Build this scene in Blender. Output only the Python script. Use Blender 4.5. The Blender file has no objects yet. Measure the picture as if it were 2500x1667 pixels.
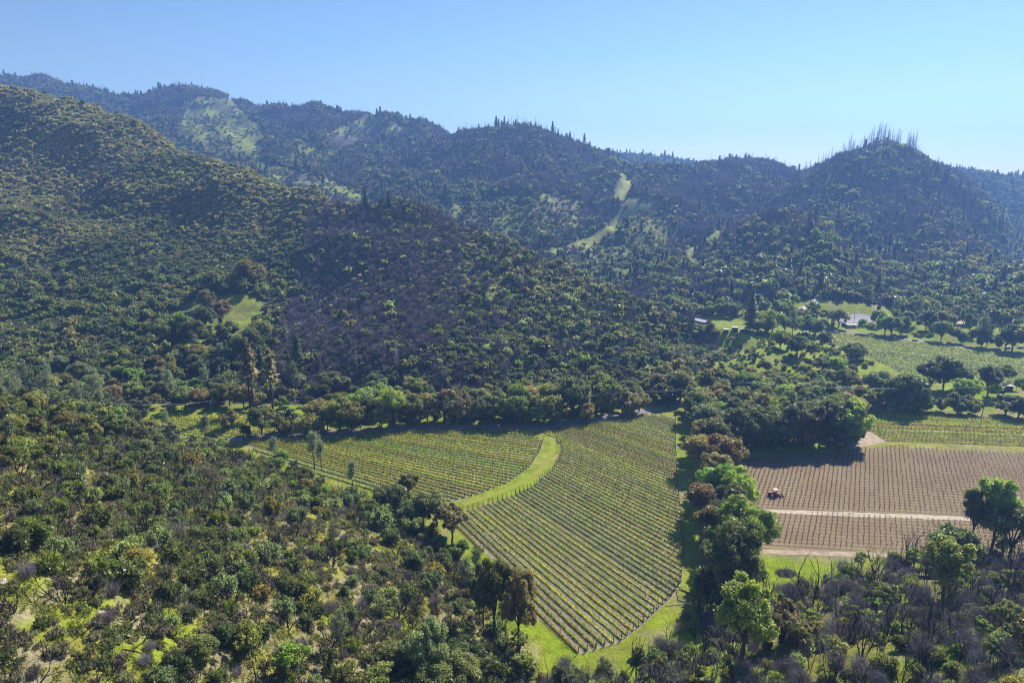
import bpy, bmesh, math, random
import numpy as np
from mathutils import Vector

rng = np.random.default_rng(11)
random.seed(11)
SC = bpy.context.scene
COL = SC.collection
R_ = math.radians

# ------------------------------------------------------------------ camera, world, sun, exposure
CAMH, PITCH, FPX, IW, IH = 100.0, R_(13.5), 1667.0, 2500.0, 1667.0
cam = bpy.data.cameras.new('camera')
cam.sensor_width = 36.0
cam.lens = 36.0 * FPX / IW
cam.clip_start, cam.clip_end = 1.0, 20000.0
camo = bpy.data.objects.new('camera', cam)
COL.objects.link(camo)
camo.location = (0, 0, CAMH)
camo.rotation_euler = (math.pi / 2 - PITCH, 0, 0)
SC.camera = camo

SUN_AZ, SUN_EL = R_(39), R_(42)
world = bpy.data.worlds.new('World')
SC.world = world
world.use_nodes = True
wn = world.node_tree
sky = wn.nodes.new('ShaderNodeTexSky')
sky.sky_type = 'NISHITA'
sky.sun_disc = False
sky.sun_elevation = SUN_EL
sky.sun_rotation = SUN_AZ
sky.altitude = 200.0
sky.air_density = 1.0
sky.dust_density = 0.0
sky.ozone_density = 2.2
bg = wn.nodes['Background']
hs_ = wn.nodes.new('ShaderNodeHueSaturation')
hs_.inputs['Saturation'].default_value = 1.12
hs_.inputs['Hue'].default_value = 0.504
wn.links.new(sky.outputs[0], hs_.inputs['Color'])
wn.links.new(hs_.outputs[0], bg.inputs['Color'])
bg.inputs['Strength'].default_value = 0.064
sl = bpy.data.lights.new('sun', 'SUN')
sl.energy, sl.angle, sl.color = 4.6, R_(0.53), (1.0, 0.95, 0.86)
so = bpy.data.objects.new('sun', sl)
COL.objects.link(so)
sdir = Vector((math.sin(SUN_AZ) * math.cos(SUN_EL), math.cos(SUN_AZ) * math.cos(SUN_EL), math.sin(SUN_EL)))
so.rotation_euler = sdir.to_track_quat('Z', 'Y').to_euler()
so.location = (0, 0, 600)
SC.view_settings.view_transform = 'Standard'
SC.view_settings.look = 'None'
SC.view_settings.gamma = 1.0
SC.view_settings.exposure = 1.05
SC.view_settings.use_curve_mapping = False
SC.render.engine = 'CYCLES'
SC.cycles.max_bounces = 5
SC.cycles.diffuse_bounces = 2
SC.cycles.transmission_bounces = 3
SC.cycles.volume_bounces = 0
SC.cycles.use_denoising = True
SC.cycles.filter_width = 1.1
HAZE_DENSITY, HAZE_COLOR, HAZE_ANISO = 2.5e-4, (0.24, 0.46, 1.0), 0.3

# ------------------------------------------------------------------ picture <-> place
CT, ST = math.cos(PITCH), math.sin(PITCH)

def ray(px, py):
    u = (px - IW / 2) / FPX
    v = (IH / 2 - py) / FPX
    return u, CT + v * ST, v * CT - ST

def at_z(px, py, z=0.0):
    a, b, c = ray(px, py)
    t = (z - CAMH) / c
    return np.array([t * a, t * b, z])

def at_y(px, py, Y):
    a, b, c = ray(px, py)
    t = Y / b
    return np.array([t * a, Y, CAMH + t * c])

def project(p):
    p = np.atleast_2d(np.asarray(p, float))
    d = p - np.array([0, 0, CAMH])
    fw = d[:, 1] * CT - d[:, 2] * ST
    up = d[:, 1] * ST + d[:, 2] * CT
    fw = np.where(fw < 1e-3, 1e-3, fw)
    return IW / 2 + FPX * d[:, 0] / fw, IH / 2 - FPX * up / fw

def inside(poly, x, y):
    poly = np.asarray(poly, float)
    x = np.asarray(x, float); y = np.asarray(y, float)
    r = np.zeros(x.shape, bool)
    n = len(poly)
    for i in range(n):
        x0, y0 = poly[i][:2]; x1, y1 = poly[(i + 1) % n][:2]
        if y0 == y1: continue
        c = ((y0 > y) != (y1 > y)) & (x < (x1 - x0) * (y - y0) / (y1 - y0) + x0)
        r ^= c
    return r

def seg_dist(line, x, y, closed=False):
    line = np.asarray(line, float)[:, :2]
    best = np.full(np.shape(x), 1e9)
    m = len(line) if closed else len(line) - 1
    for i in range(m):
        a = line[i]; b = line[(i + 1) % len(line)]
        d = b - a
        L = max(d @ d, 1e-9)
        t = np.clip(((x - a[0]) * d[0] + (y - a[1]) * d[1]) / L, 0, 1)
        best = np.minimum(best, np.hypot(x - a[0] - t * d[0], y - a[1] - t * d[1]))
    return best

def smooth(a, b, x):
    t = np.clip((x - a) / (b - a), 0, 1)
    return t * t * (3 - 2 * t)

def vnoise(x, y, seed=0):
    xi = np.floor(x).astype(np.int64); yi = np.floor(y).astype(np.int64)
    xf = x - xi; yf = y - yi
    def h(i, j):
        n = (i * 374761393 + j * 668265263 + seed * 974634777) & 0x7fffffff
        n = ((n ^ (n >> 13)) * 1274126177) & 0x7fffffff
        n = n ^ (n >> 16)
        return (n & 0xffff) / 65535.0 * 2 - 1
    u = xf * xf * (3 - 2 * xf); v = yf * yf * (3 - 2 * yf)
    return (h(xi, yi) * (1 - u) + h(xi + 1, yi) * u) * (1 - v) + (h(xi, yi + 1) * (1 - u) + h(xi + 1, yi + 1) * u) * v

def fbm(x, y, octv=4, seed=0):
    s = 0; a = 1.0; t = 0
    for o in range(octv):
        s = s + a * vnoise(x * 2 ** o + 17.3 * o, y * 2 ** o - 9.1 * o, seed + o); t += a; a *= 0.5
    return s / t

# ------------------------------------------------------------------ fields (ground outlines measured in the photograph, at z = 0)
def poly0(pts): return np.array([at_z(*p) for p in pts])
P_MAIN = poly0([(1324, 1053), (1366, 1078), (1371, 1104), (1351, 1143), (1301, 1185), (1252, 1208), (1183, 1231), (1133, 1246), (1087, 1257),
                (1133, 1306), (1244, 1398), (1290, 1488), (1412, 1597), (1516, 1567), (1569, 1526), (1642, 1456), (1665, 1424), (1672, 1343),
                (1669, 1324), (1661, 1232), (1653, 1137), (1650, 1018), (1585, 1013), (1412, 1038)])
P_LEFT = poly0([(586, 1080), (800, 1069), (1007, 1052), (1183, 1048), (1290, 1055), (1328, 1077), (1322, 1098), (1296, 1140), (1243, 1178),
                (1164, 1208), (1083, 1228), (1040, 1222), (900, 1195), (780, 1160), (640, 1110)])
P_SMALL = poly0([(400, 1020), (520, 1016), (660, 1015), (772, 1018), (775, 1032), (700, 1050), (600, 1066), (470, 1070), (420, 1050)])
P_BROWN = poly0([(1786, 1122), (2075, 1099), (2166, 1090), (2500, 1106), (2640, 1112), (2640, 1362), (2300, 1352), (2105, 1343), (1860, 1338), (1846, 1275), (1800, 1180)])
P_UPPER = poly0([(2092, 1003), (2300, 1011), (2500, 1022), (2640, 1030), (2640, 1098), (2500, 1088), (2166, 1079), (2130, 1056), (2097, 1037)])
P_FAR = poly0([(2021, 811), (2110, 822), (2210, 834), (2350, 852), (2500, 870), (2600, 880), (2600, 940), (2500, 934), (2380, 930), (2250, 938), (2166, 893), (2109, 868), (2040, 842)])
FIELDS = [P_MAIN, P_LEFT, P_SMALL, P_BROWN, P_UPPER, P_FAR]
ROAD = poly0([(330, 1034), (470, 1084), (640, 1066), (800, 1057), (1000, 1046), (1180, 1041), (1330, 1044), (1412, 1030), (1500, 1017), (1590, 1000), (1660, 985), (1730, 975)])
ROAD_FAR = poly0([(1960, 812), (2010, 806), (2050, 807), (2110, 815), (2210, 827), (2350, 846), (2440, 857), (2520, 867), (2640, 880)])

# ------------------------------------------------------------------ terrain
CP = []; SKYL = []
def C(px, py, Y): CP.append(at_y(px, py, Y))
def Z(px, py, z): CP.append(at_z(px, py, z))
def W(x, y, z): CP.append(np.array([x, y, z], float))
# near spur crest and face
CREST_G = [(0, 209, 780), (80, 222, 765), (160, 245, 750), (266, 278, 730), (393, 330, 700), (531, 393, 650), (638, 430, 615), (744, 457, 580),
           (850, 494, 545), (903, 510, 525), (960, 494, 535), (1010, 490, 535), (1063, 512, 520), (1148, 558, 490), (1254, 600, 472),
           (1339, 638, 460), (1456, 691, 445), (1562, 733, 430), (1660, 782, 412), (1722, 829, 395)]
for c in CREST_G:
    SKYL.append((len(CP), (*c, .93, 1.15, 1.5))); C(*c)
for px, py, Y in CREST_G[:-2]:
    p = at_y(px, py, Y); k = 70 if Y > 560 else 55
    W(p[0] * (Y + k) / Y, Y + k, p[2] - 0.30 * k - 4)
for c in [(0, 425, 610), (0, 600, 500), (0, 744, 420), (0, 860, 350), (106, 425, 620), (106, 640, 480), (266, 425, 615), (266, 595, 500), (266, 760, 405), (400, 425, 608),
          (425, 560, 540), (400, 700, 450), (531, 560, 540), (531, 680, 455), (319, 840, 365), (574, 787, 402), (480, 860, 352),
          (690, 560, 535), (744, 680, 470), (690, 790, 405), (650, 880, 340), (850, 600, 480), (957, 680, 430), (957, 800, 362), (900, 880, 322),
          (1169, 638, 445), (1100, 760, 380), (1275, 691, 410), (1275, 850, 340), (1150, 900, 316), (1420, 780, 380), (1488, 870, 345), (1600, 850, 365), (1650, 900, 345)]: C(*c)
# valley floor
for p in [(595, 990), (300, 1000), (800, 960), (1010, 985), (1200, 985), (1400, 970), (1550, 950), (1640, 935), (1745, 905), (1700, 990), (1640, 1200), (1700, 1420), (1560, 1640),
          (1900, 950), (2050, 940), (2250, 960), (2500, 960), (2700, 970), (2500, 1010), (1900, 1050), (2700, 1350), (2300, 1355), (1950, 1400), (1800, 1400), (2700, 1150),
          (2250, 860), (2500, 900), (2050, 830), (2400, 850), (2700, 880), (1950, 835), (1400, 1150), (1450, 1450), (1000, 1120), (700, 1085), (2200, 1200), (1300, 1610)]: Z(*p, 0.0)
for p in [(1760, 830, 3), (1850, 850, 7), (1900, 880, 5), (1780, 880, 3), (1960, 860, 5), (2030, 880, 3), (1735, 800, 2), (1870, 805, 2), (1950, 775, 5), (2090, 770, 4), (2090, 745, 9),
          (2250, 790, 3)]: Z(*p)
for c in [(2250, 770, 475), (2350, 800, 437), (2350, 770, 470), (2350, 740, 505), (2450, 790, 448), (2500, 760, 478), (2500, 720, 520), (2600, 800, 440), (2600, 740, 500), (2200, 740, 515), (2700, 800, 445), (2800, 760, 480)]: C(*c)
# near slope, left; the camera hovers beside it
for p in [(0, 1667, 42), (300, 1667, 36), (600, 1667, 27), (900, 1667, 15), (1150, 1667, 6), (0, 1450, 46), (300, 1450, 38), (600, 1450, 27), (850, 1450, 15), (1080, 1450, 5),
          (0, 1300, 48), (250, 1300, 40), (500, 1300, 29), (750, 1300, 16), (950, 1300, 6), (0, 1150, 48), (250, 1150, 37), (500, 1150, 22), (720, 1180, 8), (0, 1050, 45), (200, 1060, 33), (350, 1070, 18), (470, 1085, 5),
          (0, 985, 36), (130, 1000, 24), (250, 1010, 10), (1000, 1240, 1)]: Z(*p)
for w in [(-330, 235, 24), (-400, 330, 24), (-260, 285, 7), (-300, 120, 70), (-210, 60, 66), (-150, 0, 58), (0, 0, 28), (-60, 30, 42), (90, 20, 26), (180, 20, 38), (0, -70, 34), (-200, -70, 70), (220, -70, 50), (40, 60, 12), (320, 90, 40), (300, 150, 14)]: W(*w)
for p in [(1400, 1667, 1), (1650, 1667, 6), (1900, 1667, 14), (2200, 1667, 22), (2500, 1667, 27), (2500, 1500, 20), (2200, 1500, 10), (1900, 1500, 3), (2500, 1400, 8), (1700, 1540, 0.5)]: Z(*p)
# far hills
for c in [(-300, 190, 2000), (-150, 185, 1950), (0, 187, 1950), (80, 183, 1900), (191, 207, 1850), (308, 229, 1800), (400, 215, 1730), (457, 207, 1700), (531, 222, 1650), (606, 247, 1600), (776, 250, 1520), (850, 270, 1450), (946, 274, 1400), (1052, 298, 1350), (1130, 318, 1250),
          (1190, 312, 1180), (1265, 303, 1150), (1340, 318, 1120), (1414, 345, 1080), (1488, 372, 1040), (1562, 399, 1030), (1594, 388, 1600), (1520, 376, 1600), (1640, 408, 1500),
          (1700, 405, 1150), (1745, 393, 1120), (1796, 385, 1100), (1892, 395, 1080), (1935, 412, 1060), (1967, 410, 1020), (2009, 393, 990), (2073, 367, 960), (2158, 345, 950), (2211, 355, 950), (2264, 383, 960), (2339, 418, 990), (2392, 455, 1000), (2500, 560, 900), (2700, 640, 820),
          (2317, 409, 1400), (2381, 416, 1400), (2434, 425, 1380), (2500, 430, 1380), (2700, 425, 1400)]:
    SKYL.append((len(CP), (*c, .85, 1.25, 6.0))); C(*c)
# far faces
for c in [(300, 290, 1500), (500, 290, 1420), (560, 330, 1280), (450, 300, 1350), (660, 300, 1400), (700, 400, 1080), (850, 350, 1230), (930, 340, 1250), (780, 440, 980), (900, 420, 1020), (1000, 400, 1100), (1063, 490, 900), (1000, 450, 950),
          (1150, 420, 1010), (1250, 400, 1010), (1250, 480, 860), (1150, 520, 830), (1340, 430, 960), (1340, 560, 760), (1420, 560, 770), (1420, 620, 700), (1480, 480, 900),
          (1339, 627, 690), (1530, 542, 800), (1510, 489, 870), (1515, 425, 960), (1600, 520, 850), (1640, 600, 730), (1560, 640, 640), (1600, 691, 580), (1690, 640, 660), (1680, 720, 540),
          (1650, 450, 960), (1796, 460, 960), (1900, 470, 930), (1750, 560, 800), (1690, 560, 780),
          (1913, 519, 700), (1820, 540, 720), (2000, 540, 690), (1750, 600, 690), (1913, 600, 610), (1913, 680, 540), (2080, 640, 600), (2060, 700, 540), (1800, 690, 545), (1760, 660, 600),
          (2158, 450, 860), (2060, 450, 860), (2264, 500, 830), (2158, 560, 760), (2060, 520, 790), (2264, 600, 700), (2339, 560, 760), (2230, 680, 580), (2400, 640, 680), (2440, 520, 1050), (2500, 660, 640), (2330, 700, 570)]: C(*c)
for px, py, Y in [(80, 183, 1900), (457, 207, 1700), (776, 250, 1520), (946, 274, 1400), (1265, 303, 1150), (1796, 385, 1100), (2158, 345, 950), (2434, 425, 1380)]:
    p = at_y(px, py, Y)
    W(p[0] * (Y + 260) / Y, Y + 260, p[2] - 90); W(p[0] * (Y + 100) / Y, Y + 100, p[2] - 22)
for px, py, Y in [(1820, 540, 720), (1913, 519, 700), (2000, 540, 690), (2060, 590, 640), (1530, 542, 800)]:
    p = at_y(px, py, Y); W(p[0] * (Y + 50) / Y, Y + 50, p[2] - 13)
for w in [(-2400, 2900, 60), (-800, 2900, 60), (400, 2700, 40), (1600, 2600, 40), (2600, 2900, 40), (-1700, 1000, 210), (-1200, 700, 190), (1500, 900, 130), (1300, 600, 60), (900, 420, 10), (700, 250, 4), (-3000, 3500, 0), (3000, 3500, 0), (0, 3600, 0)]: W(*w)
SKY = {}
for i_, c_ in SKYL: SKY[i_] = c_
CP = np.array(CP)

def tps_kernel(r2): return np.where(r2 > 1e-12, 0.5 * r2 * np.log(np.maximum(r2, 1e-12)), 0)
def warp(x, y):
    # compress distance so that near and far control points weigh alike
    s = np.log(y + 170.0)
    return np.stack([x / (y + 170.0) * 2.0, s * 2.0], -1)
_w = warp(CP[:, 0], CP[:, 1]); _n = len(CP)
K = tps_kernel(((_w[:, None] - _w[None]) ** 2).sum(-1)) + np.eye(_n) * 2e-4
P = np.hstack([np.ones((_n, 1)), _w])
A_ = np.zeros((_n + 3, _n + 3)); A_[:_n, :_n] = K; A_[:_n, _n:] = P; A_[_n:, :_n] = P.T
def relief(x, y, z):
    amp = smooth(2, 28, z)
    big = np.clip(0.016 * y, 0, 14)
    n1 = fbm(x / 150, y / 150, 3, 5); rg = 1 - 2 * np.abs(fbm(x / 95 + 3, y / 120, 3, 9))
    far = smooth(330, 600, y)
    return amp * far * (big * 0.75 * n1 + np.clip(0.016 * y, 0, 13) * 1.5 * (rg - .45)) + amp * (1 - far) * (1.6 * fbm(x / 32, y / 32, 3, 21)) + amp * 1.2 * fbm(x / 21, y / 21, 2, 31) * np.clip(y / 300, .3, 2.0)
_ang = (CP[:, 2] - relief(CP[:, 0], CP[:, 1], CP[:, 2]) - 5.0 * smooth(560, 900, CP[:, 1]) * (CP[:, 2] > 20) - 1.5 * (CP[:, 1] > 380) * (CP[:, 2] > 20) - CAMH) / (CP[:, 1] + 170.0)
COEF = np.linalg.solve(A_, np.concatenate([_ang, np.zeros(3)]))
AINV = np.linalg.inv(A_)

def raw_height(x, y):
    out = np.empty(x.shape); xf = x.ravel(); yf = y.ravel(); o = out.ravel()
    for i in range(0, len(xf), 20000):
        q = warp(xf[i:i + 20000], yf[i:i + 20000])
        r2 = ((q[:, None] - _w[None]) ** 2).sum(-1)
        o[i:i + 20000] = tps_kernel(r2) @ COEF[:_n] + COEF[_n] + q @ COEF[_n + 1:]
    z = CAMH + o.reshape(x.shape) * (y + 170.0)
    z = np.where(z < 0, z * 0.12, z) + relief(x, y, z)
    m = np.zeros(x.shape)
    for f in FIELDS:
        d = np.where(inside(f, x, y), 0, seg_dist(f, x, y, True))
        m = np.maximum(m, 1 - smooth(5, 22, d))
    for rd in (ROAD, ROAD_FAR):
        m = np.maximum(m, 1 - smooth(5, 16, seg_dist(rd, x, y)))
    z = z * (1 - m)
    return z

def fit_skyline():
    """Nudge the crest heights until the measured skylines come out where they were measured (tree tops included)."""
    global COEF
    cor = _ang.copy()
    pts = [(i, *SKY[i]) for i in SKY]
    for it in range(4):
        for i, px, py, Y, r0, r1, tree in pts:
            a, b, c = ray(px, py)
            ys = np.linspace(Y * r0, Y * r1, 90)
            h = raw_height(a / b * ys, ys) + tree
            e = float(((h - CAMH) / ys).max()) - c / b
            cor[i] -= .8 * e * Y / (Y + 170.0)
        COEF = AINV @ np.concatenate([cor, np.zeros(3)])
fit_skyline()
NU, NY, YO, XS, Y0, YR = 560, 540, 170.0, 0.95, 100.0, 38.0
gu = np.linspace(-1.2, 1.2, NU); gy = Y0 * YR ** (np.arange(NY) / (NY - 1)) - YO
GX = gu[None] * XS * (gy[:, None] + YO); GY = np.repeat(gy[:, None], NU, 1)
GZ = raw_height(GX, GY)

def height(x, y):
    x = np.asarray(x, float); y = np.asarray(y, float)
    fu = np.clip((x / (XS * (y + YO)) + 1.2) / 2.4 * (NU - 1), 0, NU - 1.001)
    fy = np.clip(np.log(np.maximum(y + YO, Y0) / Y0) / math.log(YR) * (NY - 1), 0, NY - 1.001)
    i = fy.astype(int); j = fu.astype(int); a = fy - i; b = fu - j
    return (GZ[i, j] * (1 - b) + GZ[i, j + 1] * b) * (1 - a) + (GZ[i + 1, j] * (1 - b) + GZ[i + 1, j + 1] * b) * a

# what of the ground the camera can see (used to leave out vegetation that no view could show)
_ta = np.linspace(-1.0, 1.0, 801); _yy = 40 * (3000 / 40.) ** (np.arange(701) / 700)
_TX = _ta[None] * _yy[:, None]; _TY = np.repeat(_yy[:, None], 801, 1)
_EL = (height(_TX, _TY) - CAMH) / _TY
_CM = np.maximum.accumulate(_EL, 0)
def visible(x, y, z, up=12.0):
    j = np.clip(np.round((x / np.maximum(y, 1) + 1) / 2 * 800), 0, 800).astype(int)
    i = np.clip(np.log(np.maximum(y, 41) / 40) / math.log(75) * 700 - 3, 0, 700).astype(int)
    return (z + up - CAMH) / np.maximum(y, 1) >= _CM[i, j]
def crest(px, ya, yb):
    """Ground point of the highest skyline between two distances in one viewing direction."""
    a = (px - IW / 2) / FPX / CT
    k = (_yy > ya) & (_yy < yb); ys = _yy[k]
    h = height(a * ys, ys); e = (h - CAMH) / ys
    i = int(np.argmax(e))
    return np.array([a * ys[i], ys[i], h[i]])
def ground_hit(px, py, ya=40.0, yb=2500.0):
    """First ground point on the line of sight."""
    a, b, c = ray(px, py)
    ys = ya * (yb / ya) ** (np.arange(3000) / 2999.0)
    t = ys / b
    d = CAMH + t * c - height(t * a, ys)
    k = np.nonzero(d <= 0)[0]
    i = k[0] if len(k) else 2999
    return np.array([t[i] * a, ys[i], height(np.array(t[i] * a), np.array(ys[i])) + 0.0])

# ------------------------------------------------------------------ zones
FOOT = [(-200, 960), (0, 955), (250, 975), (400, 985), (640, 985), (1000, 985), (1350, 975), (1600, 960), (1690, 925), (1740, 900), (1750, 850)]
ZG = np.array([at_z(*p, 0)[:2] for p in FOOT] + [(at_y(px, py, Y)[:2] * (Y + 70) / Y) for px, py, Y in CREST_G[::-1]] + [(-1300, 900), (-1300, 330)])
MEADOWS = [[(440, 745), (520, 720), (600, 715), (645, 735), (640, 790), (600, 822), (540, 830), (480, 790), (410, 830), (395, 815)],
           [(955, 535), (1010, 540), (1060, 550), (1050, 560), (985, 560)],
           [(450, 820), (520, 830), (520, 850), (440, 850)], [(250, 275), (275, 300), (330, 330), (370, 345), (340, 300), (290, 275)]]
TRAILS_PX = [([(1339, 622), (1430, 590), (1500, 552), (1530, 540)], 6, 690), ([(1500, 540), (1560, 510), (1600, 494)], 5, 700), ([(1515, 487), (1570, 497), (1610, 500)], 4, 750), ([(1515, 425), (1530, 440), (1520, 470), (1512, 487)], 11, 800),
             ([(1680, 625), (1690, 608), (1735, 585), (1745, 572)], 6, 560), ([(1758, 565), (1740, 600), (1745, 585)], 4, 560), ([(1680, 630), (1720, 655), (1800, 685), (1890, 700)], 3, 480), ([(1715, 640), (1728, 628)], 7, 560),
             ([(1430, 600), (1500, 560)], 7, 690)]
def trail_pts(px):
    out = []
    for i in range(len(px) - 1):
        for t in np.linspace(0, 1, 8)[:-1]:
            out.append(ground_hit(px[i][0] * (1 - t) + px[i + 1][0] * t, px[i][1] * (1 - t) + px[i + 1][1] * t))
    out.append(ground_hit(*px[-1]))
    return np.array(out)
TRAILS = []
for px, wd, ymin in TRAILS_PX:
    tp = np.array([ground_hit(a, b, ymin) for a, b in [(px[i][0] * (1 - t) + px[i + 1][0] * t, px[i][1] * (1 - t) + px[i + 1][1] * t) for i in range(len(px) - 1) for t in np.linspace(0, 1, 9)]])
    TRAILS.append((tp, wd))
FAR_GREEN = [([(470, 235), (560, 240), (650, 320), (650, 400), (520, 380), (430, 330)], 0.9), ([(900, 280), (1010, 292), (1040, 315), (880, 350), (800, 390), (790, 330)], 0.85), ([(610, 385), (760, 425), (890, 470), (890, 500), (760, 465), (640, 430)], 0.95), ([(660, 330), (760, 340), (800, 400), (700, 400)], 0.6),
             ([(1060, 490), (1150, 490), (1330, 470), (1420, 490), (1420, 560), (1300, 600), (1120, 560)], 0.75), ([(1500, 470), (1620, 490), (1660, 580), (1560, 640), (1480, 620), (1540, 560)], 0.7), ([(1380, 600), (1480, 590), (1560, 660), (1500, 690)], 0.6), ([(830, 290), (940, 300), (900, 320)], 0.7),
             ([(1950, 560), (2080, 600), (2090, 680), (2000, 690)], 0.35), ([(2030, 740), (2170, 745), (2170, 800), (2020, 800)], 0.97), ([(2400, 700), (2500, 690), (2500, 830), (2420, 830), (2300, 760)], 0.75),
             ([(1660, 790), (1790, 780), (1960, 800), (2140, 860), (2100, 900), (1960, 930), (1780, 925), (1720, 880)], 0.93), ([(1640, 880), (1760, 930), (1700, 930)], 0.8)]

def zones(x, y, z):
    """zone code per point: 0 fields/roads, 1 near slope, 2 lower right thicket, 3 spur slope, 4 burnt slope, 5 far hills, 6 valley floor"""
    px, py = project(np.stack([x, y, z], -1))
    zc = np.full(x.shape, 6)
    zc[(y > 500)] = 5
    g = inside(ZG, x, y)
    line = np.interp(py, [440, 500, 640, 720, 850, 950], [760, 755, 735, 715, 655, 620])
    zc[g] = 3
    zc[g & (px > line)] = 4
    near = ~g & (y < 330) & ((px < np.interp(py, [1000, 1080, 1180, 1260, 1330, 1420, 1500, 1600, 1700], [420, 590, 830, 1068, 1128, 1170, 1230, 1330, 1400]))) & (px < 1420) & (z > .15)
    zc[near] = 1
    k = ~g & (y < 230) & (px > 1290) & (py > np.interp(px, [1300, 1420, 1500, 1590, 1700, 1800, 1900, 2000, 2150, 2300, 2500], [1640, 1630, 1625, 1570, 1480, 1470, 1450, 1420, 1375, 1345, 1300]))
    zc[k] = 2
    for f in FIELDS: zc[inside(f, x, y)] = 0
    zc[seg_dist(ROAD, x, y) < 3.6] = 0
    zc[seg_dist(ROAD_FAR, x, y) < 3.6] = 0
    return zc, px, py

def lerp(a, b, t): return a * (1 - t[..., None]) + b * t[..., None]
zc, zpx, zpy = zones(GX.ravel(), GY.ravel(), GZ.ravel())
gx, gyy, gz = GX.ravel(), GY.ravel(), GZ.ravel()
c_grass = np.array([.185, .245, .012]); c_yel = np.array([.215, .205, .036]); c_tan = np.array([.26, .21, .14]); c_olive = np.array([.085, .088, .04]); c_lit = np.array([.085, .07, .06]); c_pale = np.array([.30, .285, .12])
n1 = fbm(gx / 14, gyy / 14, 4, 41); n2 = fbm(gx / 5, gyy / 5, 3, 51); n3 = fbm(gx / 60, gyy / 60, 3, 61)
cov = np.tile(c_grass, (len(gx), 1))
cov = lerp(cov, c_yel, smooth(-.35, .35, n1 + .4 * n2) * .65)
cov = lerp(cov, c_tan * 1.05, smooth(.22, .5, n2 + .35 * n1) * .55)
cov = lerp(cov, c_grass * .62, smooth(.2, .5, fbm(gx / 4, gyy / 4, 3, 55)) * .6)
k = zc == 1
cn = lerp(lerp(np.tile(c_yel * .95, (k.sum(), 1)), c_grass, smooth(.05, .5, n1[k]) * .6), c_tan, smooth(-.25, .2, n2[k] - .4 * n1[k]) * .8)
cov[k] = cn
k = zc == 2
cov[k] = lerp(lerp(np.tile(c_yel * .75, (k.sum(), 1)), c_grass, smooth(-.2, .3, n1[k])), c_tan * .7, smooth(.1, .5, n2[k]) * .7)
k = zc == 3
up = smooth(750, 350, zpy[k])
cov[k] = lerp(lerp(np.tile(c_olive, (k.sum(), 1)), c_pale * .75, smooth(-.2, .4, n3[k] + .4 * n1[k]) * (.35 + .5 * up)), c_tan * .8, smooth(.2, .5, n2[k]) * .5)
k = zc == 4
cov[k] = lerp(np.tile(c_lit, (k.sum(), 1)), c_olive, smooth(-.2, .4, n1[k]))
k = zc == 5
cov[k] = lerp(np.tile(c_olive * .9, (k.sum(), 1)), c_pale * .6, smooth(.15, .5, fbm(gx[k] / 90, gyy[k] / 90, 4, 71)) * .7)
dd = smooth(-.02, .3, fbm(gx / 90, gyy / 90, 4, 101)) * (zc == 5)
cov = lerp(cov, np.array([.15, .13, .125]), dd * .8)
GREEN = np.zeros(len(gx))
for pl, s in FAR_GREEN:
    k = inside(pl, zpx, zpy) & ((zc == 5) | (zc == 6))
    t = smooth(-.35, .25, fbm(gx[k] / 22, gyy[k] / 22, 3, 81)) * s
    GREEN[k] = np.maximum(GREEN[k], t)
for pl in MEADOWS:
    k = inside(pl, zpx, zpy) & (zc == 3) | inside(pl, zpx, zpy) & (zc == 4)
    GREEN[k] = .35 + .65 * smooth(-.3, .1, fbm(gx[k] / 12, gyy[k] / 12, 3, 83)) if pl[0][0] > 300 else .45 * smooth(-.1, .3, fbm(gx[k] / 14, gyy[k] / 14, 3, 84))
for tp, wd in TRAILS:
    d = seg_dist(tp, gx, gyy)
    GREEN = np.maximum(GREEN, np.where(gyy > 450, 1 - smooth(wd * .5, wd * .9, d), 0))
cov = lerp(cov, np.array([.20, .235, .035]), GREEN)
for tp, wd in TRAILS:
    d = seg_dist(tp, gx, gyy)
    t = np.where(gyy > 450, 1 - smooth(wd * .15, wd * .35, d), 0)
    cov = lerp(cov, c_pale * 1.05, t * .8)
band = inside(poly0([(2060, 1098), (2110, 1088), (2166, 1079), (2500, 1088), (2660, 1100), (2660, 1116), (2500, 1108), (2166, 1092), (2080, 1101)]), gx, gyy)
cov[band] = lerp(np.tile(c_yel * 1.1, (band.sum(), 1)), c_tan, smooth(-.1, .3, n2[band]) * .6)
# dry margin along the brown field and dirt beside the road
t = (1 - smooth(2, 6, seg_dist(P_BROWN[7:9], gx, gyy))) * .8
cov = lerp(cov, c_tan, t)
t = (1 - smooth(3, 6, seg_dist(ROAD, gx, gyy))) * .7
cov = lerp(cov, c_tan * .9, t)
t = (1 - smooth(3, 6, seg_dist(P_UPPER[0:4], gx, gyy))) * .7
cov = lerp(cov, c_tan * .9, t)

# ------------------------------------------------------------------ materials
def new_mat(name):
    m = bpy.data.materials.new(name); m.use_nodes = True
    nt = m.node_tree
    return m, nt, nt.nodes['Principled BSDF'], nt.nodes['Material Output']

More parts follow.
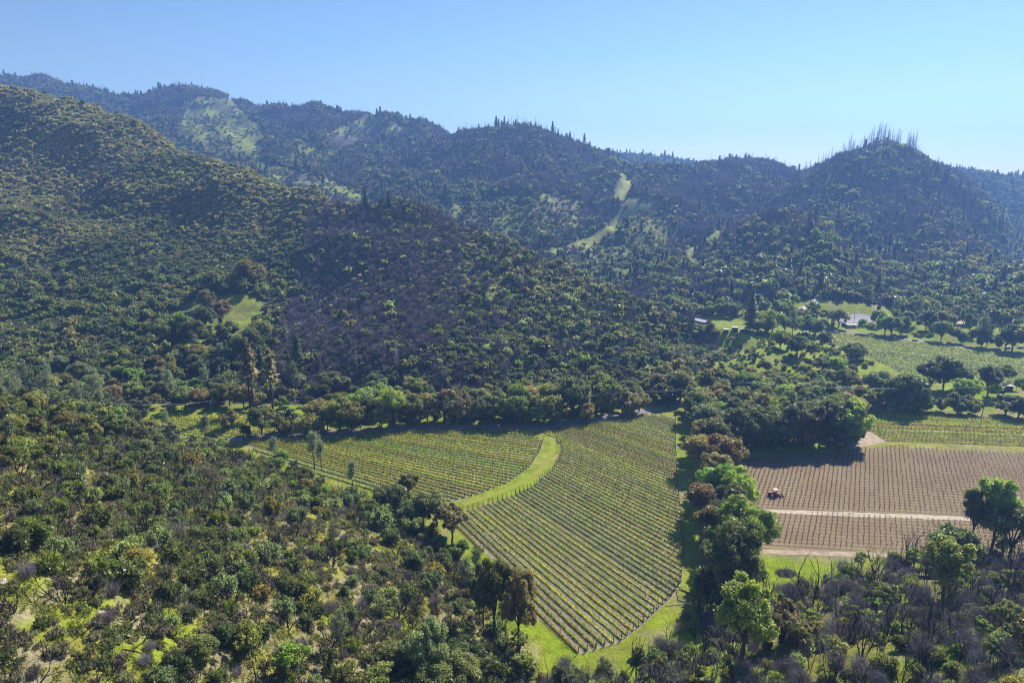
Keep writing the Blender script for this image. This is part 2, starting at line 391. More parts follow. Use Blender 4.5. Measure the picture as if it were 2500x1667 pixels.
def plain(name, col, rough=.8, var=.25, scale=3.0, metal=0.0, bump=0.0, spec=.3):
    m, nt, b, o = new_mat(name)
    tc = nt.nodes.new('ShaderNodeTexCoord'); nz = nt.nodes.new('ShaderNodeTexNoise'); nz.inputs['Scale'].default_value = scale; nz.inputs['Detail'].default_value = 5
    mp = nt.nodes.new('ShaderNodeMapRange'); mp.inputs['To Min'].default_value = 1 - var; mp.inputs['To Max'].default_value = 1 + var
    mp.inputs['From Min'].default_value = .3; mp.inputs['From Max'].default_value = .7
    mx = nt.nodes.new('ShaderNodeVectorMath'); mx.operation = 'SCALE'; mx.inputs[0].default_value = col[:3]
    nt.links.new(tc.outputs['Object'], nz.inputs['Vector']); nt.links.new(nz.outputs['Fac'], mp.inputs['Value']); nt.links.new(mp.outputs[0], mx.inputs['Scale'])
    nt.links.new(mx.outputs[0], b.inputs['Base Color'])
    b.inputs['Roughness'].default_value = rough; b.inputs['Metallic'].default_value = metal; b.inputs['Specular IOR Level'].default_value = spec
    if bump:
        bp = nt.nodes.new('ShaderNodeBump'); bp.inputs['Strength'].default_value = .6; bp.inputs['Distance'].default_value = bump
        nt.links.new(nz.outputs['Fac'], bp.inputs['Height']); nt.links.new(bp.outputs[0], b.inputs['Normal'])
    return m

def leaf_mat(name, trans=.5, rough=.42, spec=.5, base='object'):
    m, nt, b, o = new_mat(name)
    oi = nt.nodes.new('ShaderNodeObjectInfo'); at = nt.nodes.new('ShaderNodeAttribute'); at.attribute_name = 'tint'
    ma = nt.nodes.new('ShaderNodeMath'); ma.operation = 'MULTIPLY_ADD'; ma.inputs[1].default_value = 1.0; ma.inputs[2].default_value = .5
    nt.links.new(at.outputs['Fac'], ma.inputs[0])
    rm = nt.nodes.new('ShaderNodeMapRange'); rm.inputs['To Min'].default_value = .72; rm.inputs['To Max'].default_value = 1.3
    nt.links.new(oi.outputs['Random'], rm.inputs['Value'])
    mu = nt.nodes.new('ShaderNodeMath'); mu.operation = 'MULTIPLY'
    nt.links.new(ma.outputs[0], mu.inputs[0]); nt.links.new(rm.outputs[0], mu.inputs[1])
    hs = nt.nodes.new('ShaderNodeHueSaturation')
    hm = nt.nodes.new('ShaderNodeMapRange'); hm.inputs['To Min'].default_value = .478; hm.inputs['To Max'].default_value = .522
    ml = nt.nodes.new('ShaderNodeMath'); ml.operation = 'MULTIPLY'; ml.inputs[1].default_value = 7.31
    fr = nt.nodes.new('ShaderNodeMath'); fr.operation = 'FRACT'
    nt.links.new(oi.outputs['Random'], ml.inputs[0]); nt.links.new(ml.outputs[0], fr.inputs[0]); nt.links.new(fr.outputs[0], hm.inputs['Value'])
    nt.links.new(hm.outputs[0], hs.inputs['Hue']); nt.links.new(mu.outputs[0], hs.inputs['Value']); 
    if base == 'object': nt.links.new(oi.outputs['Color'], hs.inputs['Color'])
    else:
        ac = nt.nodes.new('ShaderNodeAttribute'); ac.attribute_name = 'basecol'; nt.links.new(ac.outputs['Color'], hs.inputs['Color'])
    nt.links.new(hs.outputs[0], b.inputs['Base Color']); b.inputs['Roughness'].default_value = rough; b.inputs['Specular IOR Level'].default_value = spec
    tr = nt.nodes.new('ShaderNodeBsdfTranslucent'); mxs = nt.nodes.new('ShaderNodeMixShader'); mxs.inputs[0].default_value = trans
    wm = nt.nodes.new('ShaderNodeMix'); wm.data_type = 'RGBA'; wm.blend_type = 'MULTIPLY'; wm.inputs[0].default_value = 1
    nt.links.new(hs.outputs[0], wm.inputs[6]); wm.inputs[7].default_value = (1.3, 1.32, .7, 1)
    nt.links.new(wm.outputs[2], tr.inputs['Color'])
    nt.links.new(b.outputs[0], mxs.inputs[1]); nt.links.new(tr.outputs[0], mxs.inputs[2]); nt.links.new(mxs.outputs[0], o.inputs['Surface'])
    return m

M_LEAF = leaf_mat('leaves')
M_NEEDLE = leaf_mat('needles', .25, .5, .4)
M_GRASSY = leaf_mat('grass blades', .35, .6, .2)
M_FAR = {m: leaf_mat(m.name + ' of masses', *a, base='mesh') for m, a in ((M_LEAF, (.5, .42, .5)), (M_NEEDLE, (.25, .5, .4)), (M_GRASSY, (.35, .6, .2)))}
M_BARK = plain('bark', (.085, .068, .055), .9, .4, 4)
M_CHAR = plain('charred wood', (.028, .024, .023), .85, .5, 5)
M_TWIG = plain('grey twigs', (.25, .22, .225), .9, .35, 2)
M_TWIGB = plain('brown dead twigs', (.20, .165, .165), .9, .35, 2)
M_POST = plain('weathered wood post', (.10, .075, .055), .85, .3, 4)
M_STEEL = plain('rusty steel post', (.07, .05, .04), .7, .3, 4)

def ground_mat():
    m, nt, b, o = new_mat('hill ground')
    at = nt.nodes.new('ShaderNodeAttribute'); at.attribute_name = 'cover'
    tc = nt.nodes.new('ShaderNodeTexCoord')
    cols = at.outputs['Color']
    for sc, lo, hi in ((.35, .7, 1.3), (1.6, .72, 1.3), (.06, .8, 1.2)):
        nz = nt.nodes.new('ShaderNodeTexNoise'); nz.inputs['Scale'].default_value = sc; nz.inputs['Detail'].default_value = 6; nz.inputs['Roughness'].default_value = .65
        mp = nt.nodes.new('ShaderNodeMapRange'); mp.inputs['From Min'].default_value = .3; mp.inputs['From Max'].default_value = .7; mp.inputs['To Min'].default_value = lo; mp.inputs['To Max'].default_value = hi
        mx = nt.nodes.new('ShaderNodeVectorMath'); mx.operation = 'SCALE'
        nt.links.new(tc.outputs['Object'], nz.inputs['Vector']); nt.links.new(nz.outputs['Fac'], mp.inputs['Value']); nt.links.new(cols, mx.inputs[0]); nt.links.new(mp.outputs[0], mx.inputs['Scale'])
        cols = mx.outputs[0]
        if sc == 1.6:
            bp = nt.nodes.new('ShaderNodeBump'); bp.inputs['Strength'].default_value = .7; bp.inputs['Distance'].default_value = .5
            nt.links.new(nz.outputs['Fac'], bp.inputs['Height']); nt.links.new(bp.outputs[0], b.inputs['Normal'])
    nt.links.new(cols, b.inputs['Base Color']); b.inputs['Roughness'].default_value = .95; b.inputs['Specular IOR Level'].default_value = .1
    return m

def soil_mat(name, c1, c2, ang=None, pitch=2.1, stripe=None, n_scale=.25, c3=None):
    """Tilled or grassed field: broad patches of c1/c2 with, if asked, bands of stripe colour along the rows."""
    m, nt, b, o = new_mat(name)
    tc = nt.nodes.new('ShaderNodeTexCoord')
    nz = nt.nodes.new('ShaderNodeTexNoise'); nz.inputs['Scale'].default_value = n_scale; nz.inputs['Detail'].default_value = 8; nz.inputs['Roughness'].default_value = .7
    nt.links.new(tc.outputs['Object'], nz.inputs['Vector'])
    rp = nt.nodes.new('ShaderNodeValToRGB'); rp.color_ramp.elements[0].position = .36; rp.color_ramp.elements[1].position = .66
    rp.color_ramp.elements[0].color = (*c1, 1); rp.color_ramp.elements[1].color = (*c2, 1)
    nt.links.new(nz.outputs['Fac'], rp.inputs['Fac'])
    col = rp.outputs['Color']
    fine = nt.nodes.new('ShaderNodeTexNoise'); fine.inputs['Scale'].default_value = 3.2; fine.inputs['Detail'].default_value = 6
    nt.links.new(tc.outputs['Object'], fine.inputs['Vector'])
    if stripe is not None:
        mp = nt.nodes.new('ShaderNodeMapping'); mp.inputs['Rotation'].default_value = (0, 0, -ang)
        nt.links.new(tc.outputs['Object'], mp.inputs['Vector'])
        sp = nt.nodes.new('ShaderNodeSeparateXYZ'); nt.links.new(mp.outputs[0], sp.inputs[0])
        ma = nt.nodes.new('ShaderNodeMath'); ma.operation = 'MULTIPLY'; ma.inputs[1].default_value = 2 * math.pi / pitch; nt.links.new(sp.outputs['Y'], ma.inputs[0])
        sn = nt.nodes.new('ShaderNodeMath'); sn.operation = 'SINE'; nt.links.new(ma.outputs[0], sn.inputs[0])
        ad = nt.nodes.new('ShaderNodeMath'); ad.operation = 'MULTIPLY_ADD'; ad.inputs[1].default_value = 2.6; nt.links.new(fine.outputs['Fac'], ad.inputs[0])
        nt.links.new(sn.outputs[0], ad.inputs[2])
        mr = nt.nodes.new('ShaderNodeMapRange'); mr.inputs['From Min'].default_value = .9; mr.inputs['From Max'].default_value = 2.2
        nt.links.new(ad.outputs[0], mr.inputs['Value'])
        ms = nt.nodes.new('ShaderNodeMath'); ms.operation = 'MULTIPLY'; nt.links.new(mr.outputs[0], ms.inputs[0])
        n2_ = nt.nodes.new('ShaderNodeTexNoise'); n2_.inputs['Scale'].default_value = .08; n2_.inputs['Detail'].default_value = 4; nt.links.new(tc.outputs['Object'], n2_.inputs['Vector'])
        m2 = nt.nodes.new('ShaderNodeMapRange'); m2.inputs['From Min'].default_value = .3; m2.inputs['From Max'].default_value = .65; m2.inputs['To Min'].default_value = .35; nt.links.new(n2_.outputs['Fac'], m2.inputs['Value'])
        nt.links.new(m2.outputs[0], ms.inputs[1])
        mc = nt.nodes.new('ShaderNodeMix'); mc.data_type = 'RGBA'; nt.links.new(ms.outputs[0], mc.inputs[0]); nt.links.new(col, mc.inputs[6]); mc.inputs[7].default_value = (*stripe, 1)
        col = mc.outputs[2]
    mp2 = nt.nodes.new('ShaderNodeMapRange'); mp2.inputs['From Min'].default_value = .3; mp2.inputs['From Max'].default_value = .7; mp2.inputs['To Min'].default_value = .7; mp2.inputs['To Max'].default_value = 1.25
    nt.links.new(fine.outputs['Fac'], mp2.inputs['Value'])
    mx = nt.nodes.new('ShaderNodeVectorMath'); mx.operation = 'SCALE'; nt.links.new(col, mx.inputs[0]); nt.links.new(mp2.outputs[0], mx.inputs['Scale'])
    nt.links.new(mx.outputs[0], b.inputs['Base Color']); b.inputs['Roughness'].default_value = .95; b.inputs['Specular IOR Level'].default_value = .1
    bp = nt.nodes.new('ShaderNodeBump'); bp.inputs['Strength'].default_value = .7; bp.inputs['Distance'].default_value = .25
    nt.links.new(fine.outputs['Fac'], bp.inputs['Height']); nt.links.new(bp.outputs[0], b.inputs['Normal'])
    return m

# ------------------------------------------------------------------ mesh helpers
def mk(name, V, F, mats, mi=None, tint=None, smooth_=False):
    """Mesh from a vertex array and an (n,4) or (n,3) face array."""
    V = np.ascontiguousarray(V, np.float32); F = np.ascontiguousarray(F, np.int32)
    me = bpy.data.meshes.new(name)
    me.vertices.add(len(V)); me.vertices.foreach_set('co', V.ravel())
    n, kk = F.shape
    me.loops.add(n * kk); me.loops.foreach_set('vertex_index', F.ravel())
    me.polygons.add(n); me.polygons.foreach_set('loop_start', np.arange(0, n * kk, kk, dtype=np.int32))
    if mi is not None: me.polygons.foreach_set('material_index', np.ascontiguousarray(mi, np.int32))
    if smooth_: me.polygons.foreach_set('use_smooth', np.ones(n, bool))
    me.update(calc_edges=True)
    if tint is not None:
        a = me.attributes.new('tint', 'FLOAT', 'FACE'); a.data.foreach_set('value', np.ascontiguousarray(tint, np.float32))
    for m in mats: me.materials.append(m)
    return me

def norm(v): return v / np.maximum(np.linalg.norm(v, axis=-1, keepdims=True), 1e-9)

def leaf_quads(c, nrm, s, aspect=1.0, axis=None, r=rng):
    """Quads at centres c facing nrm; size s; with axis given, their long side lies along it."""
    n = len(c); nrm = norm(nrm)
    t = r.normal(size=(n, 3)) if axis is None else axis
    if axis is None: t = norm(np.cross(nrm, t))
    else: t = norm(t)
    b = norm(np.cross(nrm, t))
    s = np.broadcast_to(np.asarray(s, float), (n,))[:, None]
    a = t * s * .5 * aspect; b = b * s * .5
    V = np.stack([c - a - b, c + a - b * .6, c + a * 1.1 + b, c - a * .9 + b * .8], 1).reshape(-1, 3)
    return V, np.arange(4 * n).reshape(n, 4)

def tubes(segs, k=4):
    """segs: list of (p0, p1, r0, r1) -> vertices, quads (open tubes)."""
    S = np.array([np.concatenate([a, b, [c, d]]) for a, b, c, d in segs])
    p0, p1, r0, r1 = S[:, :3], S[:, 3:6], S[:, 6], S[:, 7]
    d = norm(p1 - p0)
    ref = np.where(np.abs(d[:, 2:3]) > .9, np.array([[1., 0, 0]]), np.array([[0, 0, 1.]]))
    t = norm(np.cross(d, ref)); b = np.cross(d, t)
    an = np.arange(k) / k * 2 * math.pi
    ring = t[:, None] * np.cos(an)[None, :, None] + b[:, None] * np.sin(an)[None, :, None]
    V = np.concatenate([p0[:, None] + ring * r0[:, None, None], p1[:, None] + ring * r1[:, None, None]], 1).reshape(-1, 3)
    i = np.arange(k); base = (np.arange(len(S)) * 2 * k)[:, None]
    F = np.stack([base + i, base + (i + 1) % k, base + k + (i + 1) % k, base + k + i], -1).reshape(-1, 4)
    return V, F

def join(parts):
    """parts: (V, F, material index, tint) -> one set of arrays"""
    Vs, Fs, Ms, Ts, o = [], [], [], [], 0
    for V, F, m, t in parts:
        Vs.append(V); Fs.append(F + o); o += len(V); Ms.append(np.full(len(F), m)); Ts.append(np.broadcast_to(np.asarray(t, float), (len(F),)))
    return np.concatenate(Vs), np.concatenate(Fs), np.concatenate(Ms), np.concatenate(Ts)

def link(name, data, parent=None, loc=(0, 0, 0), rot=(0, 0, 0), scale=(1, 1, 1)):
    o = bpy.data.objects.new(name, data); COL.objects.link(o)
    o.location = loc; o.rotation_euler = rot; o.scale = scale
    if parent is not None: o.parent = parent
    return o

def structure(o): o['kind'] = 'structure'; return o
USED = {}
def tag(o, label, cat, group=None):
    o['label'] = label; o['category'] = cat
    if group: o['group'] = group
    USED[label] = USED.get(label, 0) + 1
    return o
_ONES = 'zero one two three four five six seven eight nine ten eleven twelve thirteen fourteen fifteen sixteen seventeen eighteen nineteen'.split()
_TENS = '- - twenty thirty forty fifty sixty seventy eighty ninety'.split()
def num(n):
    n = int(n)
    if n < 20: return _ONES[max(n, 0)]
    return 'all' if n >= 100 else _TENS[n // 10] + ('-' + _ONES[n % 10] if n % 10 else '')
_ORD = {'one': 'first', 'two': 'second', 'three': 'third', 'five': 'fifth', 'eight': 'eighth', 'nine': 'ninth', 'twelve': 'twelfth'}
def nth(n):
    h, _, t = num(n).rpartition('-')
    t = _ORD.get(t, t[:-1] + 'ieth' if t.endswith('y') else t + 'th')
    return (h + '-' if h else '') + t
def placed(desc, p):
    """A label that ends with the thing's place in the photo, finer when two would read alike."""
    px, py = project(p); a, b = max(px[0] / 25.0, 0), max(py[0] / 16.67, 0)
    def half(v): return num(math.floor(v)) + (' and a half' if v - math.floor(v) >= .5 else '')
    for s in ('%s percent across and %s down' % (num(round(a)), num(round(b))), '%s percent across, %s down' % (num(a), half(b)), '%s percent across, %s down' % (half(a), num(b)), '%s point %s percent across, %s down' % (num(a), num(a * 10 % 10), num(b)),
              '%s percent across, %s point %s down' % (num(a), num(b), num(b * 10 % 10)), '%s point %s%s percent across, %s down' % (num(a), num(a * 10 % 10), ' ' + num(a * 100 % 10), num(b)), ):
        s = desc + ', ' + s
        if s not in USED: return s
    return s

# ------------------------------------------------------------------ ground, fields, roads
def terrain():
    idx = np.arange(NU * NY).reshape(NY, NU)
    F = np.stack([idx[:-1, :-1], idx[:-1, 1:], idx[1:, 1:], idx[1:, :-1]], -1).reshape(-1, 4)
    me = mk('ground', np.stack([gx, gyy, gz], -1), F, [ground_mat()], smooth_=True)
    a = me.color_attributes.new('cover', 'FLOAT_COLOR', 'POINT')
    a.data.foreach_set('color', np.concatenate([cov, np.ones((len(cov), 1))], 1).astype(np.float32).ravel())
    structure(link('ground', me))
terrain()

def sheet(name, poly, m, z):
    bm = bmesh.new()
    f = bm.faces.new([bm.verts.new((p[0], p[1], z)) for p in poly])
    if f.normal.z < 0: f.normal_flip()
    bmesh.ops.recalc_face_normals(bm, faces=bm.faces[:])
    bmesh.ops.triangulate(bm, faces=bm.faces[:])
    for f in bm.faces:
        f.normal_update()
        if f.normal.z < 0: f.normal_flip()
    me = bpy.data.meshes.new(name); bm.to_mesh(me); bm.free(); me.materials.append(m)
    return structure(link(name, me))

def ribbon(name, line, w, m, dz=.06, flat=None, step=3.0):
    line = np.asarray(line, float)[:, :2]
    d = np.hypot(*np.diff(line, axis=0).T); s = np.concatenate([[0], np.cumsum(d)])
    q = np.linspace(0, s[-1], max(2, int(s[-1] / step)))
    X = np.interp(q, s, line[:, 0]); Y = np.interp(q, s, line[:, 1])
    if len(X) > 8:
        for _ in range(3):
            X[1:-1] = (X[:-2] + 2 * X[1:-1] + X[2:]) / 4; Y[1:-1] = (Y[:-2] + 2 * Y[1:-1] + Y[2:]) / 4
    T = norm(np.stack([np.gradient(X), np.gradient(Y)], -1)); N = np.stack([-T[:, 1], T[:, 0]], -1)
    cols = []
    for k in (-1, -.33, .33, 1):
        ww = w / 2 * k * (1 + (.08 * np.sin(q * .37) + .06 * np.sin(q * .9 + 1) if abs(k) == 1 else 0))
        x = X + N[:, 0] * ww; y = Y + N[:, 1] * ww
        z = np.full(len(x), flat) if flat is not None else height(x, y) + dz
        cols.append(np.stack([x, y, z], -1))
    V = np.stack(cols, 1).reshape(-1, 3); n = len(q); i = np.arange(n * 4).reshape(n, 4)
    F = np.stack([i[:-1, :-1], i[:-1, 1:], i[1:, 1:], i[1:, :-1]], -1).reshape(-1, 4)[:, ::-1]
    return structure(link(name, mk(name, V, F, [m])))

SOIL_TAN = (.27, .21, .155); GRASSG = (.15, .18, .035)
sheet('vineyard_ground', P_MAIN, soil_mat('vineyard soil', (.31, .245, .195), (.27, .24, .12), n_scale=.10), .03)
sheet('vineyard_ground', P_LEFT, soil_mat('vineyard soil with grass', (.28, .23, .14), (.24, .24, .075), n_scale=.10), .03)
sheet('vineyard_ground', P_SMALL, soil_mat('vineyard grass', (.20, .19, .09), (.16, .19, .04), n_scale=.12), .03)
BANG = R_(-7.0)
sheet('tilled_field', P_BROWN, soil_mat('tilled red brown soil', (.180, .106, .066), (.225, .158, .098), BANG, 2.1, (.27, .235, .12), .05), .03)
sheet('vineyard_ground', P_UPPER, soil_mat('vineyard grass strips', (.20, .20, .045), (.24, .23, .06), BANG, 2.4, (.25, .20, .12), .1), .034)
SANG = R_(-33.0)
sheet('vineyard_ground', P_FAR, soil_mat('far vineyard grass', (.17, .21, .05), (.22, .23, .07), SANG, 2.2, (.24, .22, .10), .05), .034)
M_ASPH = plain('worn asphalt', (.20, .19, .185), .9, .2, .8)
M_DIRT = plain('pale dirt', (.42, .35, .25), .95, .22, .6)
M_DIRT2 = plain('packed dirt', (.34, .26, .18), .95, .25, .5)
ribbon('road', ROAD, 4.0, M_ASPH, flat=.05)
ribbon('road', ROAD_FAR, 5.0, M_ASPH, flat=.05)
ribbon('dirt_track', poly0([(1790, 1243), (1836, 1247), (2000, 1252), (2360, 1266), (2640, 1276)]), 2.6, M_DIRT, flat=.06)
sheet('dirt_yard', poly0([(2096, 1040), (2128, 1056), (2163, 1079), (2110, 1090), (2076, 1100), (2060, 1098), (2085, 1075), (2092, 1055)]), M_DIRT2, .045)
# grass lane curving between the two near blocks keeps the open ground colour; its mown, drier centre is a path
ribbon('grass_path', poly0([(1345, 1066), (1352, 1085), (1345, 1115), (1320, 1150), (1270, 1182), (1200, 1210), (1130, 1232)]), 2.2, soil_mat('dry mown grass', (.20, .25, .018), (.29, .25, .06), n_scale=.35), flat=.05)
ribbon('grass_path', poly0([(1860, 1346), (1960, 1350), (2100, 1353), (2200, 1356)]), 2.2, M_DIRT2, flat=.05)
lot = np.array([ground_hit(a, b) for a, b in [(2032, 785), (2060, 770), (2100, 766), (2145, 775), (2150, 784), (2120, 789), (2050, 790)]])
def drape(name, pts, m, dz=.08):
    pts = np.asarray(pts); c = pts.mean(0); rings = [c[None, :2]]
    V = [np.append(c[:2], height(c[0], c[1]) + dz)]; n = len(pts); F = []
    for k in range(1, 7):
        q = c[:2] + (pts[:, :2] - c[:2]) * k / 6
        V += [np.append(a, height(a[0], a[1]) + dz) for a in q]
    me = bpy.data.meshes.new(name)
    for k in range(6):
        for i in range(n):
            j = (i + 1) % n
            if k == 0: F.append((0, 1 + i, 1 + j))
            else: F.append((1 + (k - 1) * n + i, 1 + k * n + i, 1 + k * n + j, 1 + (k - 1) * n + j))
    me.from_pydata([tuple(v) for v in V], [], F); me.materials.append(m); me.update()
    return structure(link(name, me))
drape('parking_lot', lot, plain('grey gravel', (.30, .28, .28), .95, .12, .5), .1)
drape('dirt_yard', np.array([ground_hit(a, b) for a, b in [(2333, 786), (2360, 782), (2385, 785), (2372, 793), (2350, 795)]]), M_DIRT, .15)
ribbon('dirt_track', np.array([ground_hit(a, b) for a, b in [(1945, 762), (1965, 752), (1985, 742), (2000, 725), (2014, 708)]]), 5.0, plain('pale cut bank', (.50, .45, .37), .95, .15, .4), .2)
ribbon('dirt_track', np.array([ground_hit(a, b) for a, b in [(2014, 708), (2050, 716), (2080, 727), (2110, 742), (2140, 748), (2160, 746)]]), 2.6, M_DIRT2, .15)

# ------------------------------------------------------------------ plant builders
def bend_tube(p0, p1, r0, r1, n, wob, r):
    """A wandering limb as tapered segments."""
    p0 = np.asarray(p0, float); p1 = np.asarray(p1, float); L = np.linalg.norm(p1 - p0)
    pts = [p0]
    for i in range(1, n):
        t = i / n
        pts.append(p0 * (1 - t) + p1 * t + r.normal(size=3) * L * wob + np.array([0, 0, L * .12 * math.sin(math.pi * t)]))
    pts.append(p1)
    return [(pts[i], pts[i + 1], r0 + (r1 - r0) * i / n, r0 + (r1 - r0) * (i + 1) / n) for i in range(n)]

def broadleaf(seed, H, R, trunk_h, nlobe, nclump, per, leaf, flat=.8, open_=.0, tr=.25, low=-.25, clump_r=(.9, 1.5), lean=0.0, kt=5):
    """Crown of leaf clumps on lobes, carried by forked limbs. Returns (wood V,F), (leaf V,F,tint)."""
    r = np.random.default_rng(seed)
    cz = trunk_h + (H - trunk_h) * .52; rz = (H - trunk_h) * .55
    lob = []
    for i in range(nlobe):
        a = i / nlobe * 2 * math.pi * 1.62 + r.uniform(-.4, .4); e = r.uniform(low, 1.0)
        rr = r.uniform(.35, .68) * math.sqrt(max(0, 1 - min(.95, e) ** 2 * .8))
        lob.append([math.cos(a) * R * rr + lean * e, math.sin(a) * R * rr, cz + e * rz * .62])
    lob = np.array(lob)
    cl = []
    for i in range(nclump):
        k = r.integers(nlobe); d = norm(r.normal(size=3) + np.array([0, 0, .25])); d[2] *= flat
        o = lob[k] - np.array([0, 0, cz]); o[2] *= .8
        cl.append(lob[k] + d * R * r.uniform(.25, .46) + norm(o) * R * .1)
    cl = np.array(cl)
    segs = []
    fork = np.array([r.normal() * .15 + lean * .2, r.normal() * .15, trunk_h])
    segs += bend_tube((0, 0, -.4), fork, tr * 1.25, tr, 3, .03, r)
    for l in lob:
        m = fork * .5 + l * .5 + np.array([0, 0, -.15 * R * r.uniform(0, .5)]) * .4
        segs += bend_tube(fork, m, tr * .7, tr * .42, 2, .06, r) + bend_tube(m, l, tr * .42, tr * .2, 2, .07, r)
    for c in cl[::2]:
        k = np.argmin(((lob - c) ** 2).sum(1)); segs += bend_tube(lob[k], c, tr * .2, tr * .08, 2, .08, r)
    wood = tubes(segs, kt)
    ci = np.repeat(np.arange(nclump), per); n = len(ci)
    rc = r.uniform(*clump_r, size=nclump) * (1 - open_ * r.random(nclump))
    d = norm(r.normal(size=(n, 3)) + np.array([0, 0, .35])); d[:, 2] *= flat
    P = cl[ci] + d * (rc[ci] * r.random(n) ** .45)[:, None]
    nr = d * .7 + np.array([0, 0, .45]) + r.normal(size=(n, 3)) * .65
    V, F = leaf_quads(P, nr, leaf * r.uniform(.65, 1.35, n), 1.25, r=r)
    ct = r.uniform(.25, .75, nclump)
    t = np.clip(ct[ci] + r.normal(size=n) * .13, .05, 1)
    return wood, (V, F, t)

def shrub(seed, H, R, n, leaf, lobes=7, upright=.5, gaps=.0):
    r = np.random.default_rng(seed)
    segs = []
    lb = []
    for i in range(lobes):
        a = i * 2.4 + r.uniform(-.5, .5); rr = R * math.sqrt((i + .5) / lobes) * .75
        top = np.array([math.cos(a) * rr, math.sin(a) * rr, H * (1 - .42 * (rr / R) ** 2) * r.uniform(.6, .82)])
        lb.append(top)
        b = np.array([top[0] * .15, top[1] * .15, -.2])
        segs += bend_tube(b, top, .06, .018, 3, .06, r)
        for q in range(3):
            segs += bend_tube(top * .6 + b * .4, top + r.normal(size=3) * R * .25, .03, .01, 2, .06, r)
    lb = np.array(lb)
    ci = r.integers(lobes, size=n)
    lr = R * r.uniform(.32, .52, lobes) * (1 - gaps * r.random(lobes))
    d = norm(r.normal(size=(n, 3)) + np.array([0, 0, .2]))
    P = lb[ci] + d * (lr[ci] * r.random(n) ** .5)[:, None] * np.array([1, 1, 1.0 + upright * .4])
    # skirts: foliage that reaches down to the ground round the outside
    k = r.random(n) < .38
    s = r.random(k.sum()); P[k] = lb[ci[k]] * np.array([1.05, 1.05, 1]) * (1 - s[:, None] * np.array([.1, .1, .85])) + r.normal(size=(k.sum(), 3)) * R * .17
    P[:, 2] = np.maximum(P[:, 2], .05 + .1 * r.random(n))
    up = np.array([0, 0, 1.0])
    ax = norm(d * .6 + up * upright + r.normal(size=(n, 3)) * .5)
    nr = norm(np.cross(ax, r.normal(size=(n, 3))))
    V, F = leaf_quads(P, nr, leaf * r.uniform(.6, 1.3, n), 1.7, axis=ax, r=r)
    ct = r.uniform(.25, .75, lobes)
    t = np.clip(ct[ci] + r.normal(size=n) * .14 , .05, 1)
    return tubes(segs, 4), (V, F, t)

def branching(seed, stems, H, spread, depth, r0, curl=.25, kids=(2, 4), ratio=.62, up=.4):
    """Bare branching skeleton, as burnt brush leaves behind."""
    r = np.random.default_rng(seed)
    segs = []
    def grow(p, d, L, rad, dep):
        n = 3
        for i in range(n):
            d = norm(d + r.normal(size=3) * curl + np.array([0, 0, up * .12]))
            q = p + d * L / n
            segs.append((p, q, rad, rad * .87)); p = q; rad *= .87
            if dep > 0 and i >= 1:
                for _ in range(r.integers(*kids)):
                    dd = norm(d + norm(r.normal(size=3)) * .85 + np.array([0, 0, up * .3]))
                    grow(p, dd, L * ratio * r.uniform(.6, 1.1), rad * .66, dep - 1)
    for i in range(stems):
        a = i / stems * 2 * math.pi + r.uniform(-.6, .6); s = spread * r.uniform(.4, 1.2)
        grow(np.array([math.cos(a) * .15, math.sin(a) * .15, -.25]), norm(np.array([math.cos(a) * s, math.sin(a) * s, 1.0])), H * r.uniform(.5, .75), r0 * r.uniform(.6, 1.1), depth)
    return segs

def conifer(seed, H, R, whorls, per, leaf, bare=.12, droop=.35, tr=.3, dead=False, keep=1.0, n_br=6):
    r = np.random.default_rng(seed)
    segs = bend_tube((0, 0, -.5), (r.normal() * .2, r.normal() * .2, H), tr, .03, 5, .004, r)
    L = []
    for w in range(whorls):
        f = w / whorls; z = H * (bare + (1 - bare) * f ** .9); rad = R * (1 - f) ** .8 * r.uniform(.75, 1.15) + .15
        for b in range(n_br):
            if r.random() > keep: continue
            a = r.uniform(0, 2 * math.pi); rr = rad * r.uniform(.55, 1.1)
            p0 = np.array([0, 0, z]); p1 = np.array([math.cos(a) * rr, math.sin(a) * rr, z - droop * rr * r.uniform(.3, 1.0) + (.25 * rr if f > .7 else 0)])
            segs.append((p0, p1, .11 if dead else .035, .035 if dead else .012))
            if not dead:
                s = r.random(per) ** .7; c = p0 + (p1 - p0) * s[:, None] + r.normal(size=(per, 3)) * np.array([.22, .22, .14]) * (.4 + rr * .28)
                L.append(c)
            elif rr > .7:
                for q in range(2):
                    t = r.uniform(.35, .9); m = p0 + (p1 - p0) * t
                    segs.append((m, m + r.normal(size=3) * rr * .22, .018, .008))
    wood = tubes(segs, 4)
    if dead: return wood, None
    P = np.concatenate(L); n = len(P)
    ax = norm(np.stack([P[:, 0], P[:, 1], -np.hypot(P[:, 0], P[:, 1]) * droop], -1) + r.normal(size=(n, 3)) * .3)
    V, F = leaf_quads(P, np.array([0, 0, 1.0]) + r.normal(size=(n, 3)) * .5, leaf * r.uniform(.6, 1.3, n), 1.8, axis=ax, r=r)
    return wood, (V, F, np.clip(r.normal(.5, .16, n), .05, 1))

